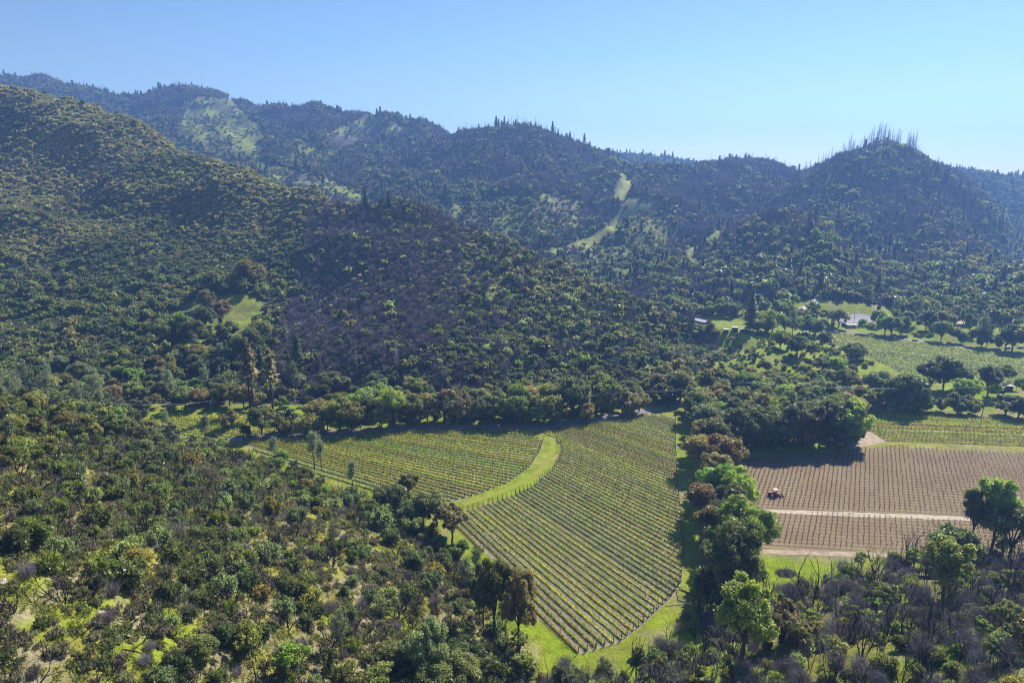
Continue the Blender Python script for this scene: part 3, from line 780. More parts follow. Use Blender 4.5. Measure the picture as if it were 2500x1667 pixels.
def wispy_pine(seed, H, R, n_br, per, leaf=.5):
    """Gray pine: forked slender trunk, thin airy crown."""
    r = np.random.default_rng(seed)
    segs = []; L = []
    forks = [np.array([r.normal() * .6, r.normal() * .6, H])] + [np.array([r.normal() * R * .5, r.normal() * R * .5, H * r.uniform(.8, .95)])]
    f0 = np.array([r.normal() * .2, r.normal() * .2, H * .45])
    segs += bend_tube((0, 0, -.5), f0, .24, .17, 3, .01, r)
    for f in forks: segs += bend_tube(f0, f, .15, .03, 4, .015, r)
    for b in range(n_br):
        f = forks[r.integers(2)]; t = r.uniform(0.0, 1.0); p = f0 * (1 - t) + f * t
        a = r.uniform(0, 2 * math.pi); l = R * (1 - .55 * t) * r.uniform(.4, 1.0)
        q = p + np.array([math.cos(a) * l, math.sin(a) * l, l * r.uniform(.1, .6)])
        segs += bend_tube(p, q, .045, .015, 2, .05, r)
        s = r.random(per) ** .5; L.append(p + (q - p) * s[:, None] + r.normal(size=(per, 3)) * .38)
    P = np.concatenate(L); n = len(P)
    ax = norm(r.normal(size=(n, 3)) + np.array([0, 0, .6])); nr = np.cross(ax, r.normal(size=(n, 3)))
    V, F = leaf_quads(P, nr, leaf * .38 * r.uniform(.6, 1.2, n), 2.4, axis=ax, r=r)
    return tubes(segs, 4), (V, F, np.clip(r.normal(.5, .15, n), .05, 1))

def twigs(seed, H, R, n, w, upright=1.6):
    """Fine dead twiggery as narrow blades."""
    r = np.random.default_rng(seed)
    a = r.uniform(0, 2 * math.pi, n); q = R * np.sqrt(r.random(n)) * .7
    L = H * r.uniform(.25, .6, n)
    P = np.stack([np.cos(a) * q, np.sin(a) * q, r.random(n) * (H - L) * (1 - .4 * (q / R) ** 2) + L * .5], -1)
    ax = norm(np.stack([np.cos(a) * q / R, np.sin(a) * q / R, np.full(n, upright)], -1) + r.normal(size=(n, 3)) * .45)
    nr = norm(np.cross(ax, r.normal(size=(n, 3))))
    b = norm(np.cross(ax, nr)); l = L[:, None] * .5; ww = w * r.uniform(.5, 1.2, n)[:, None]
    V = np.stack([P - ax * l - b * ww, P - ax * l + b * ww, P + ax * l + b * ww * .3, P + ax * l - b * ww * .3], 1).reshape(-1, 3)
    return V, np.arange(4 * n).reshape(n, 4)

# ------------------------------------------------------------------ kinds: meshes shared by all copies
OAK_COL = [tuple(2.7 * v for v in c) for c in [(.072, .088, .022), (.060, .074, .022), (.098, .092, .032), (.085, .110, .022), (.066, .078, .030)]]
KIND = {}
def reg(kind, wood, leaf, wmat, lmat):
    w = mk(kind + '_wood', wood[0], wood[1], [wmat], tint=np.full(len(wood[1]), .5), smooth_=True) if wood is not None else None
    l = mk(kind + '_leaves', leaf[0], leaf[1], [lmat], tint=leaf[2]) if leaf is not None else None
    KIND.setdefault(kind, []).append((w, l))

for s in range(4): reg('oak', *broadleaf(100 + s, 8.2 + .5 * (s % 3), 4.6 + .4 * (s % 2), 1.9, 9 + s % 3, 90, 150, .27, tr=.26), M_BARK, M_LEAF)
for s in range(3): reg('tall_oak', *broadleaf(140 + s, 12.5, 3.7, 4.2, 9, 70, 150, .27, flat=1.0, tr=.26, low=-.6, open_=.3), M_BARK, M_LEAF)
for s in range(3): reg('big_oak', *broadleaf(220 + s, 15.2, 6.6, 2.6, 15, 170, 165, .30, flat=.85, tr=.42, low=-.55, clump_r=(1.0, 1.7)), M_BARK, M_LEAF)
for s in range(2): reg('round_oak', *broadleaf(160 + s, 5.6, 3.0, .5, 8, 60, 80, .27, flat=.85, tr=.18, low=-.5, clump_r=(.7, 1.05)), M_BARK, M_LEAF)
for s in range(3): reg('leafy', *broadleaf(180 + s, 10.5, 5.4, 2.2, 11, 95, 150, .29, flat=.85, tr=.28, low=-.5, clump_r=(1.0, 1.6)), M_BARK, M_LEAF)
for s in range(3): reg('thin_oak', *broadleaf(200 + s, 6.8, 2.6, 2.0, 6, 44, 90, .2, open_=.4, tr=.15, clump_r=(.5, .95)), M_BARK, M_LEAF)
for s in range(6): reg('shrub', *shrub(300 + s, 2.3 + .25 * (s % 3), 1.55 + .15 * (s % 2), 2000, .17, 8, .5, .2), M_BARK, M_LEAF)
for s in range(3): reg('airy_shrub', *shrub(320 + s, 2.3, 1.5, 800, .17, 7, .8, .5), M_TWIG, M_LEAF)
for s in range(6):
    a = branching(400 + s, 4 + s % 3, 3.7, .8, 3, .095, .24, (1, 3), .6, .35)
    V, F = tubes(a, 4); KIND.setdefault('burnt', []).append((mk('burnt_shrub', V, F, [M_CHAR], smooth_=True), None))
for s in range(5):
    a = branching(430 + s, 3 + s % 3, 6.2, .25, 2, .08, .13, (1, 3), .42, .7)
    V, F = tubes(a, 4); KIND.setdefault('sapling', []).append((mk('burnt_sapling', V, F, [M_TWIG if s in (1, 3) else M_CHAR], smooth_=True), None))
for s in range(4):
    a = branching(450 + s, 6, 3.0, .7, 2, .035, .2, (2, 4), .6, .45); V1, F1 = tubes(a, 3); V2, F2 = twigs(460 + s, 2.8, 1.7, 600, .02, .9)
    V, F, mi, t = join([(V1, np.c_[F1], 0, .5), (V2, F2, 0, .5)]); KIND.setdefault('greybrush', []).append((mk('dead_shrub', V, F, [(M_TWIG, M_TWIGB)[s % 2]]), None))
for s in range(3): reg('pine', *wispy_pine(500 + s, 13 + s, 3.2, 46, 42), M_BARK, M_NEEDLE)
for s in range(3): reg('fir', *conifer(520 + s, 17 + 2 * s, 3.4, 30, 26, .5), M_BARK, M_NEEDLE)
for s in range(5): reg('snag', *conifer(540 + s, 16 + s, 2.3, 26, 0, 0, bare=.22, droop=.15, tr=.34, dead=True, keep=.5 + .12 * s), M_TWIG, M_NEEDLE)
for s in range(3): reg('charpine', *conifer(560 + s, 24, 3.0, 22, 12, .55, bare=.52, droop=.25, tr=.42, keep=.7), M_CHAR, M_NEEDLE)

# ------------------------------------------------------------------ placing single plants
REC = {}          # kind -> list of dict(p, s, rz, col, var, desc, group)
def rec(kind, p, s, col=None, desc='', group='', var=None, sz=None, tilt=(0, 0)):
    REC.setdefault(kind, []).append(dict(p=np.array(p, float), s=s, rz=random.uniform(0, 6.283), col=col, desc=desc, group=group, var=random.randrange(len(KIND[kind])) if var is None else var, sz=sz or s, tilt=tilt))

NAMES = {'oak': ('oak_tree', 'tree'), 'big_oak': ('oak_tree', 'tree'), 'tall_oak': ('oak_tree', 'tree'), 'round_oak': ('oak_tree', 'tree'), 'leafy': ('broadleaf_tree', 'tree'), 'thin_oak': ('young_tree', 'tree'), 'shrub': ('chaparral_shrub', 'shrub'), 'airy_shrub': ('pale_shrub', 'shrub'),
         'burnt': ('burnt_shrub', 'burnt shrub'), 'sapling': ('burnt_sapling', 'burnt tree'), 'greybrush': ('dead_shrub', 'dead shrub'), 'pine': ('pine_tree', 'pine tree'), 'fir': ('fir_tree', 'fir tree'), 'snag': ('dead_conifer', 'dead tree'), 'charpine': ('burnt_pine_tree', 'pine tree')}
WOODNAME = {'shrub': 'stem', 'airy_shrub': 'stem'}
GEO_SRC = {}
def scatter(name, protos, P, rz, sc, label, tilt=None, pick=None):
    """One 'stuff' object: points that carry rotation and size, an instance of a prototype on each."""
    n = len(P)
    if n == 0: return
    me = bpy.data.meshes.new(name); me.vertices.add(n); me.vertices.foreach_set('co', np.ascontiguousarray(P, np.float32).ravel())
    rot = np.zeros((n, 3)); rot[:, 2] = rz
    if tilt is not None: rot[:, :2] = tilt
    a = me.attributes.new('rot', 'FLOAT_VECTOR', 'POINT'); a.data.foreach_set('vector', rot.astype(np.float32).ravel())
    sc = np.asarray(sc, float); sc = np.repeat(sc[:, None], 3, 1) if sc.ndim == 1 else sc
    a = me.attributes.new('scl', 'FLOAT_VECTOR', 'POINT'); a.data.foreach_set('vector', sc.astype(np.float32).ravel())
    a = me.attributes.new('pick', 'INT', 'POINT'); a.data.foreach_set('value', (rng.integers(len(protos), size=n) if pick is None else pick).astype(np.int32))
    o = link(name, me); o['kind'] = 'stuff'; o['label'] = label
    key = id(protos)
    if key not in GEO_SRC:
        c = bpy.data.collections.new(name + ' source')
        for k, q in enumerate(protos):
            c.objects.link(q)
        GEO_SRC[key] = c
    g = bpy.data.node_groups.new(name, 'GeometryNodeTree')
    g.interface.new_socket('Geometry', in_out='INPUT', socket_type='NodeSocketGeometry'); g.interface.new_socket('Geometry', in_out='OUTPUT', socket_type='NodeSocketGeometry')
    N = g.nodes; gi = N.new('NodeGroupInput'); go = N.new('NodeGroupOutput'); ip = N.new('GeometryNodeInstanceOnPoints'); ci = N.new('GeometryNodeCollectionInfo')
    ci.inputs['Collection'].default_value = GEO_SRC[key]; ci.inputs['Separate Children'].default_value = True; ci.inputs['Reset Children'].default_value = True
    ip.inputs['Pick Instance'].default_value = True
    def att(nm, ty):
        q = N.new('GeometryNodeInputNamedAttribute'); q.data_type = ty; q.inputs['Name'].default_value = nm; return q.outputs['Attribute']
    er = N.new('FunctionNodeEulerToRotation')
    g.links.new(gi.outputs[0], ip.inputs['Points']); g.links.new(ci.outputs[0], ip.inputs['Instance']); g.links.new(att('pick', 'INT'), ip.inputs['Instance Index'])
    g.links.new(att('rot', 'FLOAT_VECTOR'), er.inputs[0]); g.links.new(er.outputs[0], ip.inputs['Rotation']); g.links.new(att('scl', 'FLOAT_VECTOR'), ip.inputs['Scale'])
    g.links.new(ip.outputs[0], go.inputs[0])
    md = o.modifiers.new('plants', 'NODES'); md.node_group = g
    return o

PROTO = {}
def proto(key, V, F, mats, mi, tint, col):
    """A prototype that only instances draw (not linked to the scene itself)."""
    me = mk(key, V, F, [M_FAR.get(m, m) for m in mats], mi=mi, tint=tint); o = bpy.data.objects.new(key, me)
    a = me.attributes.new('basecol', 'FLOAT_COLOR', 'FACE'); a.data.foreach_set('color', np.tile(np.array([*col, 1], np.float32), len(F)))
    PROTO.setdefault(key.split('.')[0], []).append(o)
    return o
def proto_tree(key, wood, leaf, wm, lm, col):
    pr = [(leaf[0], leaf[1], 1, leaf[2])] if leaf is not None else []
    if wood is not None: pr.append((wood[0], wood[1], 0, .5))
    V, F, mi, t = join(pr)
    return proto(key, V, F, [wm, lm], mi, t, col)

# ------------------------------------------------------------------ vine rows
def clip_line(poly, o, d):
    ts = []
    n = len(poly)
    for i in range(n):
        a = poly[i][:2] - o; b = poly[(i + 1) % n][:2] - o
        ca = d[0] * a[1] - d[1] * a[0]; cb = d[0] * b[1] - d[1] * b[0]
        if (ca > 0) != (cb > 0):
            t = ca / (ca - cb); q = a + (b - a) * t; ts.append(float(q @ d))
    ts.sort()
    return [(ts[i], ts[i + 1]) for i in range(0, len(ts) - 1, 2)]

def boxes(c, hx, hy, hz, ang=0.0, taper=1.0):
    """Upright slim boxes standing on points c."""
    n = len(c); ca, sa = math.cos(ang), math.sin(ang)
    q = np.array([[-1, -1, 0], [1, -1, 0], [1, 1, 0], [-1, 1, 0], [-1, -1, 1], [1, -1, 1], [1, 1, 1], [-1, 1, 1]], float)
    hz = np.broadcast_to(np.asarray(hz, float), (n,))
    V = np.empty((n, 8, 3))
    for i in range(8):
        tp = taper if q[i, 2] else 1.0
        x = q[i, 0] * hx * tp; y = q[i, 1] * hy * tp
        V[:, i, 0] = c[:, 0] + x * ca - y * sa; V[:, i, 1] = c[:, 1] + x * sa + y * ca; V[:, i, 2] = c[:, 2] + q[i, 2] * hz
    f = np.array([[0, 1, 5, 4], [1, 2, 6, 5], [2, 3, 7, 6], [3, 0, 4, 7], [4, 5, 6, 7]])
    F = (np.arange(n)[:, None, None] * 8 + f[None]).reshape(-1, 4)
    return V.reshape(-1, 3), F

ROW_COLS = [(.38, .44, .030), (.42, .44, .032), (.33, .42, .032), (.45, .44, .038)]
def vine_row(A, B, desc, group, per_m, leaf, strip_w, strip_h, trunk_dx, trunk_h, post_dx, post_h, green, canopy, cat='vine row'):
    L = float(np.hypot(*(B - A)[:2])); d = (B - A) / L; ang = math.atan2(d[1], d[0]); nrm_ = np.array([-d[1], d[0]])
    if L < 3: return
    t = link('vine_row', None, loc=(A[0], A[1], .03))
    mid = np.array([(A[0] + B[0]) / 2, (A[1] + B[1]) / 2, .5])
    tag(t, desc, cat, group)
    r = rng
    # strip of cover crop and low shoots along the row, thicker here and there
    n = int(L * per_m)
    s = r.random(n) * L
    wob = .7 * vnoise(s / 5.0 + A[0], np.full(n, A[1]), 3)
    w = r.normal(size=n) * strip_w * .42 * (1 + .35 * wob)
    z = r.random(n) ** .8 * strip_h * (1 + .45 * wob) * np.exp(-(w / strip_w) ** 2 * 1.2)
    c = np.stack([d[0] * s + nrm_[0] * w, d[1] * s + nrm_[1] * w, z + .02], -1)
    nr = np.stack([r.normal(size=n) * .6, r.normal(size=n) * .6, np.full(n, 1.3)], -1)
    V1, F1 = leaf_quads(c, nr, leaf * r.uniform(.6, 1.3, n), 1.4)
    T1 = np.clip(.5 + .25 * wob + r.normal(size=n) * .12, .05, 1)
    if canopy:
        m = int(L * canopy); s = r.random(m) * L; w = r.normal(size=m) * .16
        c = np.stack([d[0] * s + nrm_[0] * w, d[1] * s + nrm_[1] * w, trunk_h + r.random(m) * .35], -1)
        V2, F2 = leaf_quads(c, r.normal(size=(m, 3)) + np.array([0, 0, .6]), leaf * .75 * r.uniform(.6, 1.3, m), 1.2)
        F1 = np.concatenate([F1, F2 + len(V1)]); V1 = np.concatenate([V1, V2]); T1 = np.concatenate([T1, np.clip(r.normal(.6, .15, m), 0, 1)])
    o = link('foliage', mk('vine_row_foliage', V1, F1, [M_GRASSY], tint=T1), t); o['kind'] = 'stuff'
    g = green[random.randrange(len(green))]; k = 1 + .12 * vnoise(np.array(mid[0] / 9), np.array(mid[1] / 9), 5)
    o.color = (g[0] * k, g[1] * k, g[2], 1)
    # trunks with their cordon, posts
    if trunk_dx:
        s = np.arange(.6, L, trunk_dx) + r.normal(size=len(np.arange(.6, L, trunk_dx))) * .06
        c = np.stack([d[0] * s, d[1] * s, np.zeros(len(s))], -1); c[:, :2] += r.normal(size=(len(s), 2)) * .04
        V, F = boxes(c, .035, .035, trunk_h * r.uniform(.9, 1.1, len(s)), ang)
        if canopy:
            k = r.random(len(s)) < .94; cc = c[k] + np.array([0, 0, trunk_h * .93])
            V2, F2 = boxes(cc, trunk_dx * .46, .035, .07, ang); F = np.concatenate([F, F2 + len(V)]); V = np.concatenate([V, V2])
        o = link('vine_trunk', mk('vine_trunks', V, F, [M_BARK]), t); o['kind'] = 'stuff'
    if post_dx:
        s = np.arange(post_dx * .7, L - 1, post_dx)
        if len(s):
            c = np.stack([d[0] * s, d[1] * s, np.zeros(len(s))], -1)
            V, F = boxes(c, .03, .03, post_h * r.uniform(.95, 1.05, len(s)), ang)
            o = link('trellis_post', mk('trellis_posts', V, F, [M_STEEL]), t); o['kind'] = 'stuff'
        for q in (0, L):
            o = link('end_post', END_POST, t, loc=(d[0] * q, d[1] * q, 0), rot=(r.normal() * .04, r.normal() * .04, ang))
_v, _f = boxes(np.zeros((1, 3)), .075, .075, 1.75); END_POST = mk('end_post', _v, _f, [M_POST])

def fan(poly, o, a0, a1, n0, n1, sp, span, emit):
    """Rows that turn from angle a0 to a1 over a span, spaced sp."""
    p = np.array(o[:2], float)
    found = []
    for dirn, cnt in ((1, n1), (-1, n0)):
        q = p.copy(); off = 0
        for k in range(cnt):
            a = R_(a0 + (a1 - a0) * np.clip(off / span, 0, 1)); d = np.array([math.cos(a), math.sin(a)]); nn = np.array([-d[1], d[0]]) * dirn
            if not (dirn == -1 and k == 0):
                for t0, t1 in clip_line(poly, q, d):
                    if t1 - t0 > 4: found.append((dirn * k, t0, q + d * (t0 + .4), q + d * (t1 - .4)))
            q = q + nn * sp; off += sp
    found.sort(key=lambda f: (f[0], f[1]))
    for i, f in enumerate(found): emit(f[2], f[3], nth(i + 1))
fan(P_MAIN, at_z(1412, 1594), -59.5, -44.5, 3, 90, 2.15, 120, lambda A, B, i: vine_row(A, B, i + ' trellised vine row up from the near tip of the large block', 'rows of the large near vineyard', 46, .22, .40, .42, 1.5, .85, 6.0, 1.75, ROW_COLS, 4))
fan(P_LEFT, at_z(1083, 1227), -31.5, -14.0, 12, 60, 2.15, 75, lambda A, B, i: vine_row(A, B, i + ' vine row up from the oaks in the block left of the grass lane', 'rows of the left vineyard block', 38, .24, .46, .42, 1.6, .85, 6.0, 1.75, ROW_COLS, 4))
fan(P_SMALL, at_z(600, 1060), -24, -12, 10, 40, 2.2, 40, lambda A, B, i: vine_row(A, B, i + ' vine row up in the small block across the road', 'rows of the small vineyard block', 16, .32, .7, .5, 0, .9, 5.0, 1.75, ROW_COLS, 4))
UP_COLS = [(.42, .44, .035), (.38, .43, .035), (.45, .44, .04)]
fan(P_UPPER, at_z(2300, 1060), -6.5, -6.5, 20, 25, 2.3, 50, lambda A, B, i: vine_row(A, B, i + ' low vine row up from the brown field in the green field', 'rows of the green field', 14, .36, .75, .5, 1.6, 1.15, 0, 0, UP_COLS, 0))
FAR_COLS = [(.29, .36, .06), (.33, .38, .06), (.26, .34, .06)]
fan(P_FAR, at_z(2300, 880), -33, -33, 60, 60, 2.3, 80, lambda A, B, i: vine_row(A, B, i + ' distant row up toward the far road in the far vineyard', 'rows of the far vineyard', 5.5, .5, .55, .75, 0, .9, 7.0, 1.9, FAR_COLS, 0))

# bare head-trained vines of the tilled field, one thing each for the 295 nearest
def bare_vines():
    r = np.random.default_rng(3)
    meshes = []
    for k in range(4):
        segs = bend_tube((0, 0, -.1), (r.normal() * .05, r.normal() * .05, .95), .055, .045, 3, .03, r)
        for b in range(4):
            a = b * 1.57 + r.uniform(-.5, .5); segs += bend_tube((0, 0, .9), (math.cos(a) * .3, math.sin(a) * .3, 1.12 + r.uniform(-.05, .15)), .06, .03, 2, .05, r)
        V, F = tubes(segs, 4)
        meshes.append(mk('bare_vine', V, F, [M_CHAR], smooth_=True))
    d = np.array([math.cos(BANG), math.sin(BANG)]); nn = np.array([-d[1], d[0]])
    o = at_z(1860, 1338)[:2]
    pts = []; row = []
    for j in range(-4, 60):
        for i in range(-30, 150):
            q = o + nn * (1.0 + j * 2.05) + d * (i * 1.5 + (j % 2) * .75) + r.normal(size=2) * .07
            pts.append(q); row.append(j)
    pts = np.array(pts); row = np.array(row)
    px, py = project(np.c_[pts, np.zeros(len(pts))])
    ok = inside(P_BROWN, pts[:, 0], pts[:, 1]) & (seg_dist(P_BROWN, pts[:, 0], pts[:, 1], True) > 1.0) & (px < 2580) & (seg_dist(poly0([(1790, 1243), (1836, 1247), (2000, 1252), (2360, 1266), (2640, 1276)]), pts[:, 0], pts[:, 1]) > 1.7) & (r.random(len(pts)) > .02)
    pts, px, py, row = pts[ok], px[ok], py[ok], row[ok]
    inview = (px < 2400) & (px > 1850)
    order = np.argsort(np.where(inview, np.hypot(pts[:, 0], pts[:, 1]), 1e6))
    near = order[:295]; rest = order[295:]
    rank = {}
    rows_ = sorted(set(row[near]))
    for i in sorted(near, key=lambda i: (row[i], px[i])):
        rank[row[i]] = rank.get(row[i], 0) + 1
        p = np.array([pts[i, 0], pts[i, 1], .03])
        t = link('bare_vine', meshes[r.integers(4)], loc=p, rot=(r.normal() * .05, r.normal() * .05, r.uniform(0, 6.28)), scale=(1, 1, r.uniform(.85, 1.2)))
        tag(t, '%s bare grapevine from the treeline in the %s row up the brown field' % (nth(rank[row[i]]), nth(rows_.index(row[i]) + 1)), 'grapevine', 'bare grapevines of the tilled field')
    pr = []
    for me in meshes:
        q = bpy.data.objects.new('bare_vine_copy', me); pr.append(q)
    P_ = np.c_[pts[rest], np.full(len(rest), .03)]
    scatter('bare_vines_beyond', pr, P_, r.uniform(0, 6.28, len(rest)), r.uniform(.85, 1.2, len(rest)), 'bare grapevines farther up the tilled field', r.normal(size=(len(rest), 2)) * .05)
bare_vines()

# ------------------------------------------------------------------ prototypes for the masses
for s in range(4):
    for ci, c in enumerate(OAK_COL):
        r_ = broadleaf(600 + s, 7.6 + s % 2, 4.0, 1.6, 8, 30, 16, .85, tr=.25, clump_r=(.8, 1.4), kt=3)
        proto_tree('far_oak.%d' % (s * 5 + ci), (r_[0][0], r_[0][1]), r_[1], M_BARK, M_LEAF, c)
BRUSH_COL = [tuple(2.85 * v for v in c) for c in [(.048, .058, .023), (.060, .070, .026), (.074, .084, .030), (.090, .090, .040), (.104, .104, .048), (.132, .124, .064)]]
for s in range(3):
    for ci, c in enumerate(BRUSH_COL):
        r_ = shrub(620 + s, 2.2, 1.6, 170, .46, 6, .4, .2)
        proto_tree('far_shrub.%d' % (s * 6 + ci), None, r_[1], M_BARK, M_LEAF, c)
for s in range(4):
    V, F = twigs(640 + s, 2.9, 1.3, 150, .05, 1.8); proto('far_dead.%d' % s, V, F, [(M_TWIG, M_TWIGB)[s % 2]], None, None, (1, 1, 1))
for s in range(4):
    V1, F1 = tubes(bend_tube((0, 0, -.5), (0, 0, 8.5), .2, .05, 3, .02, np.random.default_rng(s)), 3); V2, F2 = twigs(650 + s, 9.5, 2.6, 190, .10, 1.5)
    V, F, mi, t = join([(V1, F1, 0, .5), (V2, F2, 0, .5)]); proto('far_bare.%d' % s, V, F, [(M_TWIG, M_TWIGB)[s % 2]], None, None, (1, 1, 1))
for s in range(3):
    r_ = conifer(660 + s, 15, 2.8, 15, 7, 1.0, tr=.25); proto_tree('far_fir.%d' % s, r_[0], r_[1], M_BARK, M_NEEDLE, (.095, .115, .065))
for s in range(3):
    r_ = conifer(670 + s, 16, 1.9, 13, 0, 0, bare=.2, tr=.22, dead=True, keep=.5); proto('far_snag.%d' % s, r_[0][0], r_[0][1], [M_TWIG], None, None, (1, 1, 1))
SCRUB_COL = [tuple(1.7 * v for v in c) for c in [(.13, .14, .065), (.15, .13, .10), (.105, .12, .05), (.17, .16, .10), (.14, .12, .105)]]
for s in range(2):
    for ci, c in enumerate(SCRUB_COL):
        r_ = shrub(680 + s, .75, .7, 190, .13, 6, 1.2, .2); proto_tree('low_scrub.%d' % (s * 5 + ci), None, r_[1], M_BARK, M_GRASSY, c)
for s in range(2):
    for ci, c in enumerate([(.24, .26, .05), (.33, .29, .11), (.21, .25, .05)]):
        r2 = np.random.default_rng(690 + s); n = 46
        P_ = np.c_[r2.normal(size=(n, 2)) * .42, r2.random(n) * .22 + .08]
        V, F = leaf_quads(P_, r2.normal(size=(n, 3)) + np.array([0, 0, .5]), .16 * r2.uniform(.6, 1.3, n), 1.6, axis=np.array([0, 0, 1.0]) + r2.normal(size=(n, 3)) * .6, r=r2)
        proto('grass_tuft.%d' % (s * 3 + ci), V, F, [M_GRASSY], None, np.clip(r2.normal(.5, .15, n), 0, 1), c)

# ------------------------------------------------------------------ scatter the slopes
def cand(n, ya, yb, hw=.84):
    """Random places, uniform over the ground of the view's wedge between two distances."""
    r = rng.random(n); a, b = ya + 60.0, yb + 60.0
    y = np.sqrt(a * a + r * (b * b - a * a)) - 60.0
    x = (rng.random(n) * 2 - 1) * hw * (y + 60.0)
    return x, y, height(x, y)
def area(ya, yb, hw=.84): return hw * ((yb + 60) ** 2 - (ya + 60) ** 2)
def spread(x, y, dmin):
    """Keep points no closer than dmin (grid test)."""
    keep = np.zeros(len(x), bool); cells = {}
    for i in range(len(x)):
        c = (int(math.floor(x[i] / dmin)), int(math.floor(y[i] / dmin))); ok = True
        for a in (-1, 0, 1):
            for b in (-1, 0, 1):
                for j in cells.get((c[0] + a, c[1] + b), ()):
                    if (x[i] - x[j]) ** 2 + (y[i] - y[j]) ** 2 < dmin * dmin: ok = False; break
                if not ok: break
            if not ok: break
        if ok: keep[i] = True; cells.setdefault(c, []).append(i)
    return keep
def off_trail(x, y, pad=0.0):
    k = np.ones(x.shape, bool)
    for tp, wd in TRAILS: k &= ~((seg_dist(tp, x, y) < wd * .5 + pad) & (y > 450))
    return k
def in_meadow(px, py, z): 
    k = np.zeros(px.shape, bool)
    for m_ in MEADOWS[:3]: k |= inside(m_, px, py)
    return k
def surf(px, py):
    """green weight of the far pastures"""
    g = np.zeros(px.shape)
    for pl, s in FAR_GREEN: g = np.maximum(g, inside(pl, px, py) * s)
    return g

def BIAS(x, y, z):
    px, py = project(np.stack([x, y, z], -1))
    g = inside(ZG, x, y)
    return np.where(g & (px < 900), .34 * smooth(760, 380, py) - .10 * smooth(500, 800, py), 0) - .12 * (g & (px >= 900))
CLEAR = [(np.array([at_z(q[0], q[1])[:2] * (1 - k_ * 7 / np.hypot(*at_z(q[0], q[1])[:2])) for k_ in range(4)]), q[2]) for q in [(1682, 800, 8), (1700, 803, 8), (1716, 806, 8), (1773, 815, 5), (1795, 811, 5), (1818, 814, 5), (2080, 800, 7), (2437, 958, 5), (2463, 955, 5), (2481, 955, 4), (2460, 851, 4)]]
def blocked(x, y):
    k = np.zeros(np.shape(x), bool)
    for l, r in CLEAR: k |= seg_dist(l, x, y) < r
    return k
def far_cover():
    out = {k: [] for k in ('far_oak', 'far_shrub', 'far_dead', 'far_bare', 'far_fir', 'far_snag')}
    def put(kind, x, y, z, s, t=None): out[kind].append((x, y, z, s))
    # spur slope: chaparral
    n = int(area(300, 860) * .52); x, y, z = cand(n, 300, 860)
    zc, px, py = zones(x, y, z)
    vis = visible(x, y, z, 6) & (px > -160) & (px < 2660)
    u = rng.random(n); nz = fbm(x / 30, y / 30, 3, 91); mead = in_meadow(px, py, z)
    up = smooth(700, 300, py)
    k = vis & (zc == 3) & ~(mead & (u < .985)) & (u < np.clip(.66 + .35 * nz - .22 * up * (nz < .05), .1, 1))
    sz = np.clip(rng.lognormal(-.32, .34, n), .32, 1.5)
    dead = k & (rng.random(n) < .16 + .22 * smooth(.0, .4, fbm(x / 45 + 7, y / 45, 2, 95)))
    put('far_dead', x[dead], y[dead], z[dead], sz[dead] * .95); k &= ~dead
    put('far_shrub', x[k], y[k], z[k], sz[k])
    # burnt slope: dead brush with resprouting shrubs
    k = vis & (zc == 4) & ~(mead & (u < .97))
    burnt = smooth(1290, 1000, px + 130 * nz + (py - 700) * .25) * smooth(470, 540, py)
    k = k & ~blocked(x, y)
    d_ = k & (rng.random(n) < .25 + .62 * burnt); g_ = k & ~d_ & (u < .9)
    put('far_dead', x[d_], y[d_], z[d_], sz[d_] * 1.05)
    put('far_shrub', x[g_], y[g_], z[g_], sz[g_] * .95)
    k = vis & (zc == 4) & (rng.random(n) < .012); put('far_bare', x[k], y[k], z[k], rng.uniform(.5, .9, k.sum()))
    k = vis & ~blocked(x, y) & ((zc == 3) | (zc == 4)) & (rng.random(n) < np.where(px > 1150, .012, .004) + .05 * smooth(650, 760, py) * (zc == 3) * (nz > -.1)) & ~mead
    put('far_oak', x[k], y[k], z[k], rng.uniform(.45, .85, k.sum()))
    # far hills
    n = int(area(430, 2300) * .11); x, y, z = cand(n, 430, 2300)
    zc, px, py = zones(x, y, z)
    vis = visible(x, y, z, 14) & (px > -220) & (px < 2720) & (zc == 5)
    nz = fbm(x / 90, y / 90, 4, 101); n2 = fbm(x / 40, y / 40, 3, 105); u = rng.random(n)
    gr = surf(px, py); gr = np.where(gr > 0, np.clip(gr * 1.2 + .55 * n2, 0, 1), 0)
    k = vis & off_trail(x, y, 5.0) & (u < np.clip(1.02 - gr - .4 * (nz < -.3), .03, 1))
    # dead timber stands: the middle hill's top and the saddle, patches elsewhere
    deadp = np.clip(.18 + .5 * smooth(-.05, .25, nz) + .35 * inside([(960, 300), (1420, 330), (1480, 420), (1400, 470), (1250, 430), (1100, 460), (900, 440)], px, py) + .4 * inside([(1750, 400), (2100, 380), (1960, 520), (1720, 560), (1640, 480)], px, py)
                    + .35 * inside([(600, 260), (900, 280), (860, 340), (640, 330)], px, py) + .3 * inside([(1380, 560), (1480, 600), (1420, 640), (1340, 610)], px, py) + .4 * inside([(1620, 670), (1760, 670), (1760, 740), (1640, 730)], px, py) + .35 * inside([(1640, 560), (1760, 540), (1700, 620), (1600, 640)], px, py), 0, .92) * np.where(gr > .3, .4, 1)
    d_ = k & (rng.random(n) < deadp)
    sn = d_ & (rng.random(n) < .10); d2 = d_ & ~sn
    put('far_bare', x[d2], y[d2], z[d2], rng.uniform(.5, 1.05, d2.sum())); put('far_snag', x[sn], y[sn], z[sn], rng.uniform(.6, 1.1, sn.sum()))
    l_ = k & ~d_; f_ = l_ & (rng.random(n) < .035 + .10 * (n2 > .15)); l2 = l_ & ~f_
    put('far_fir', x[f_], y[f_], z[f_], rng.uniform(.5, 1.0, f_.sum()))
    b_ = l2 & (rng.random(n) < .22); o_ = l2 & ~b_
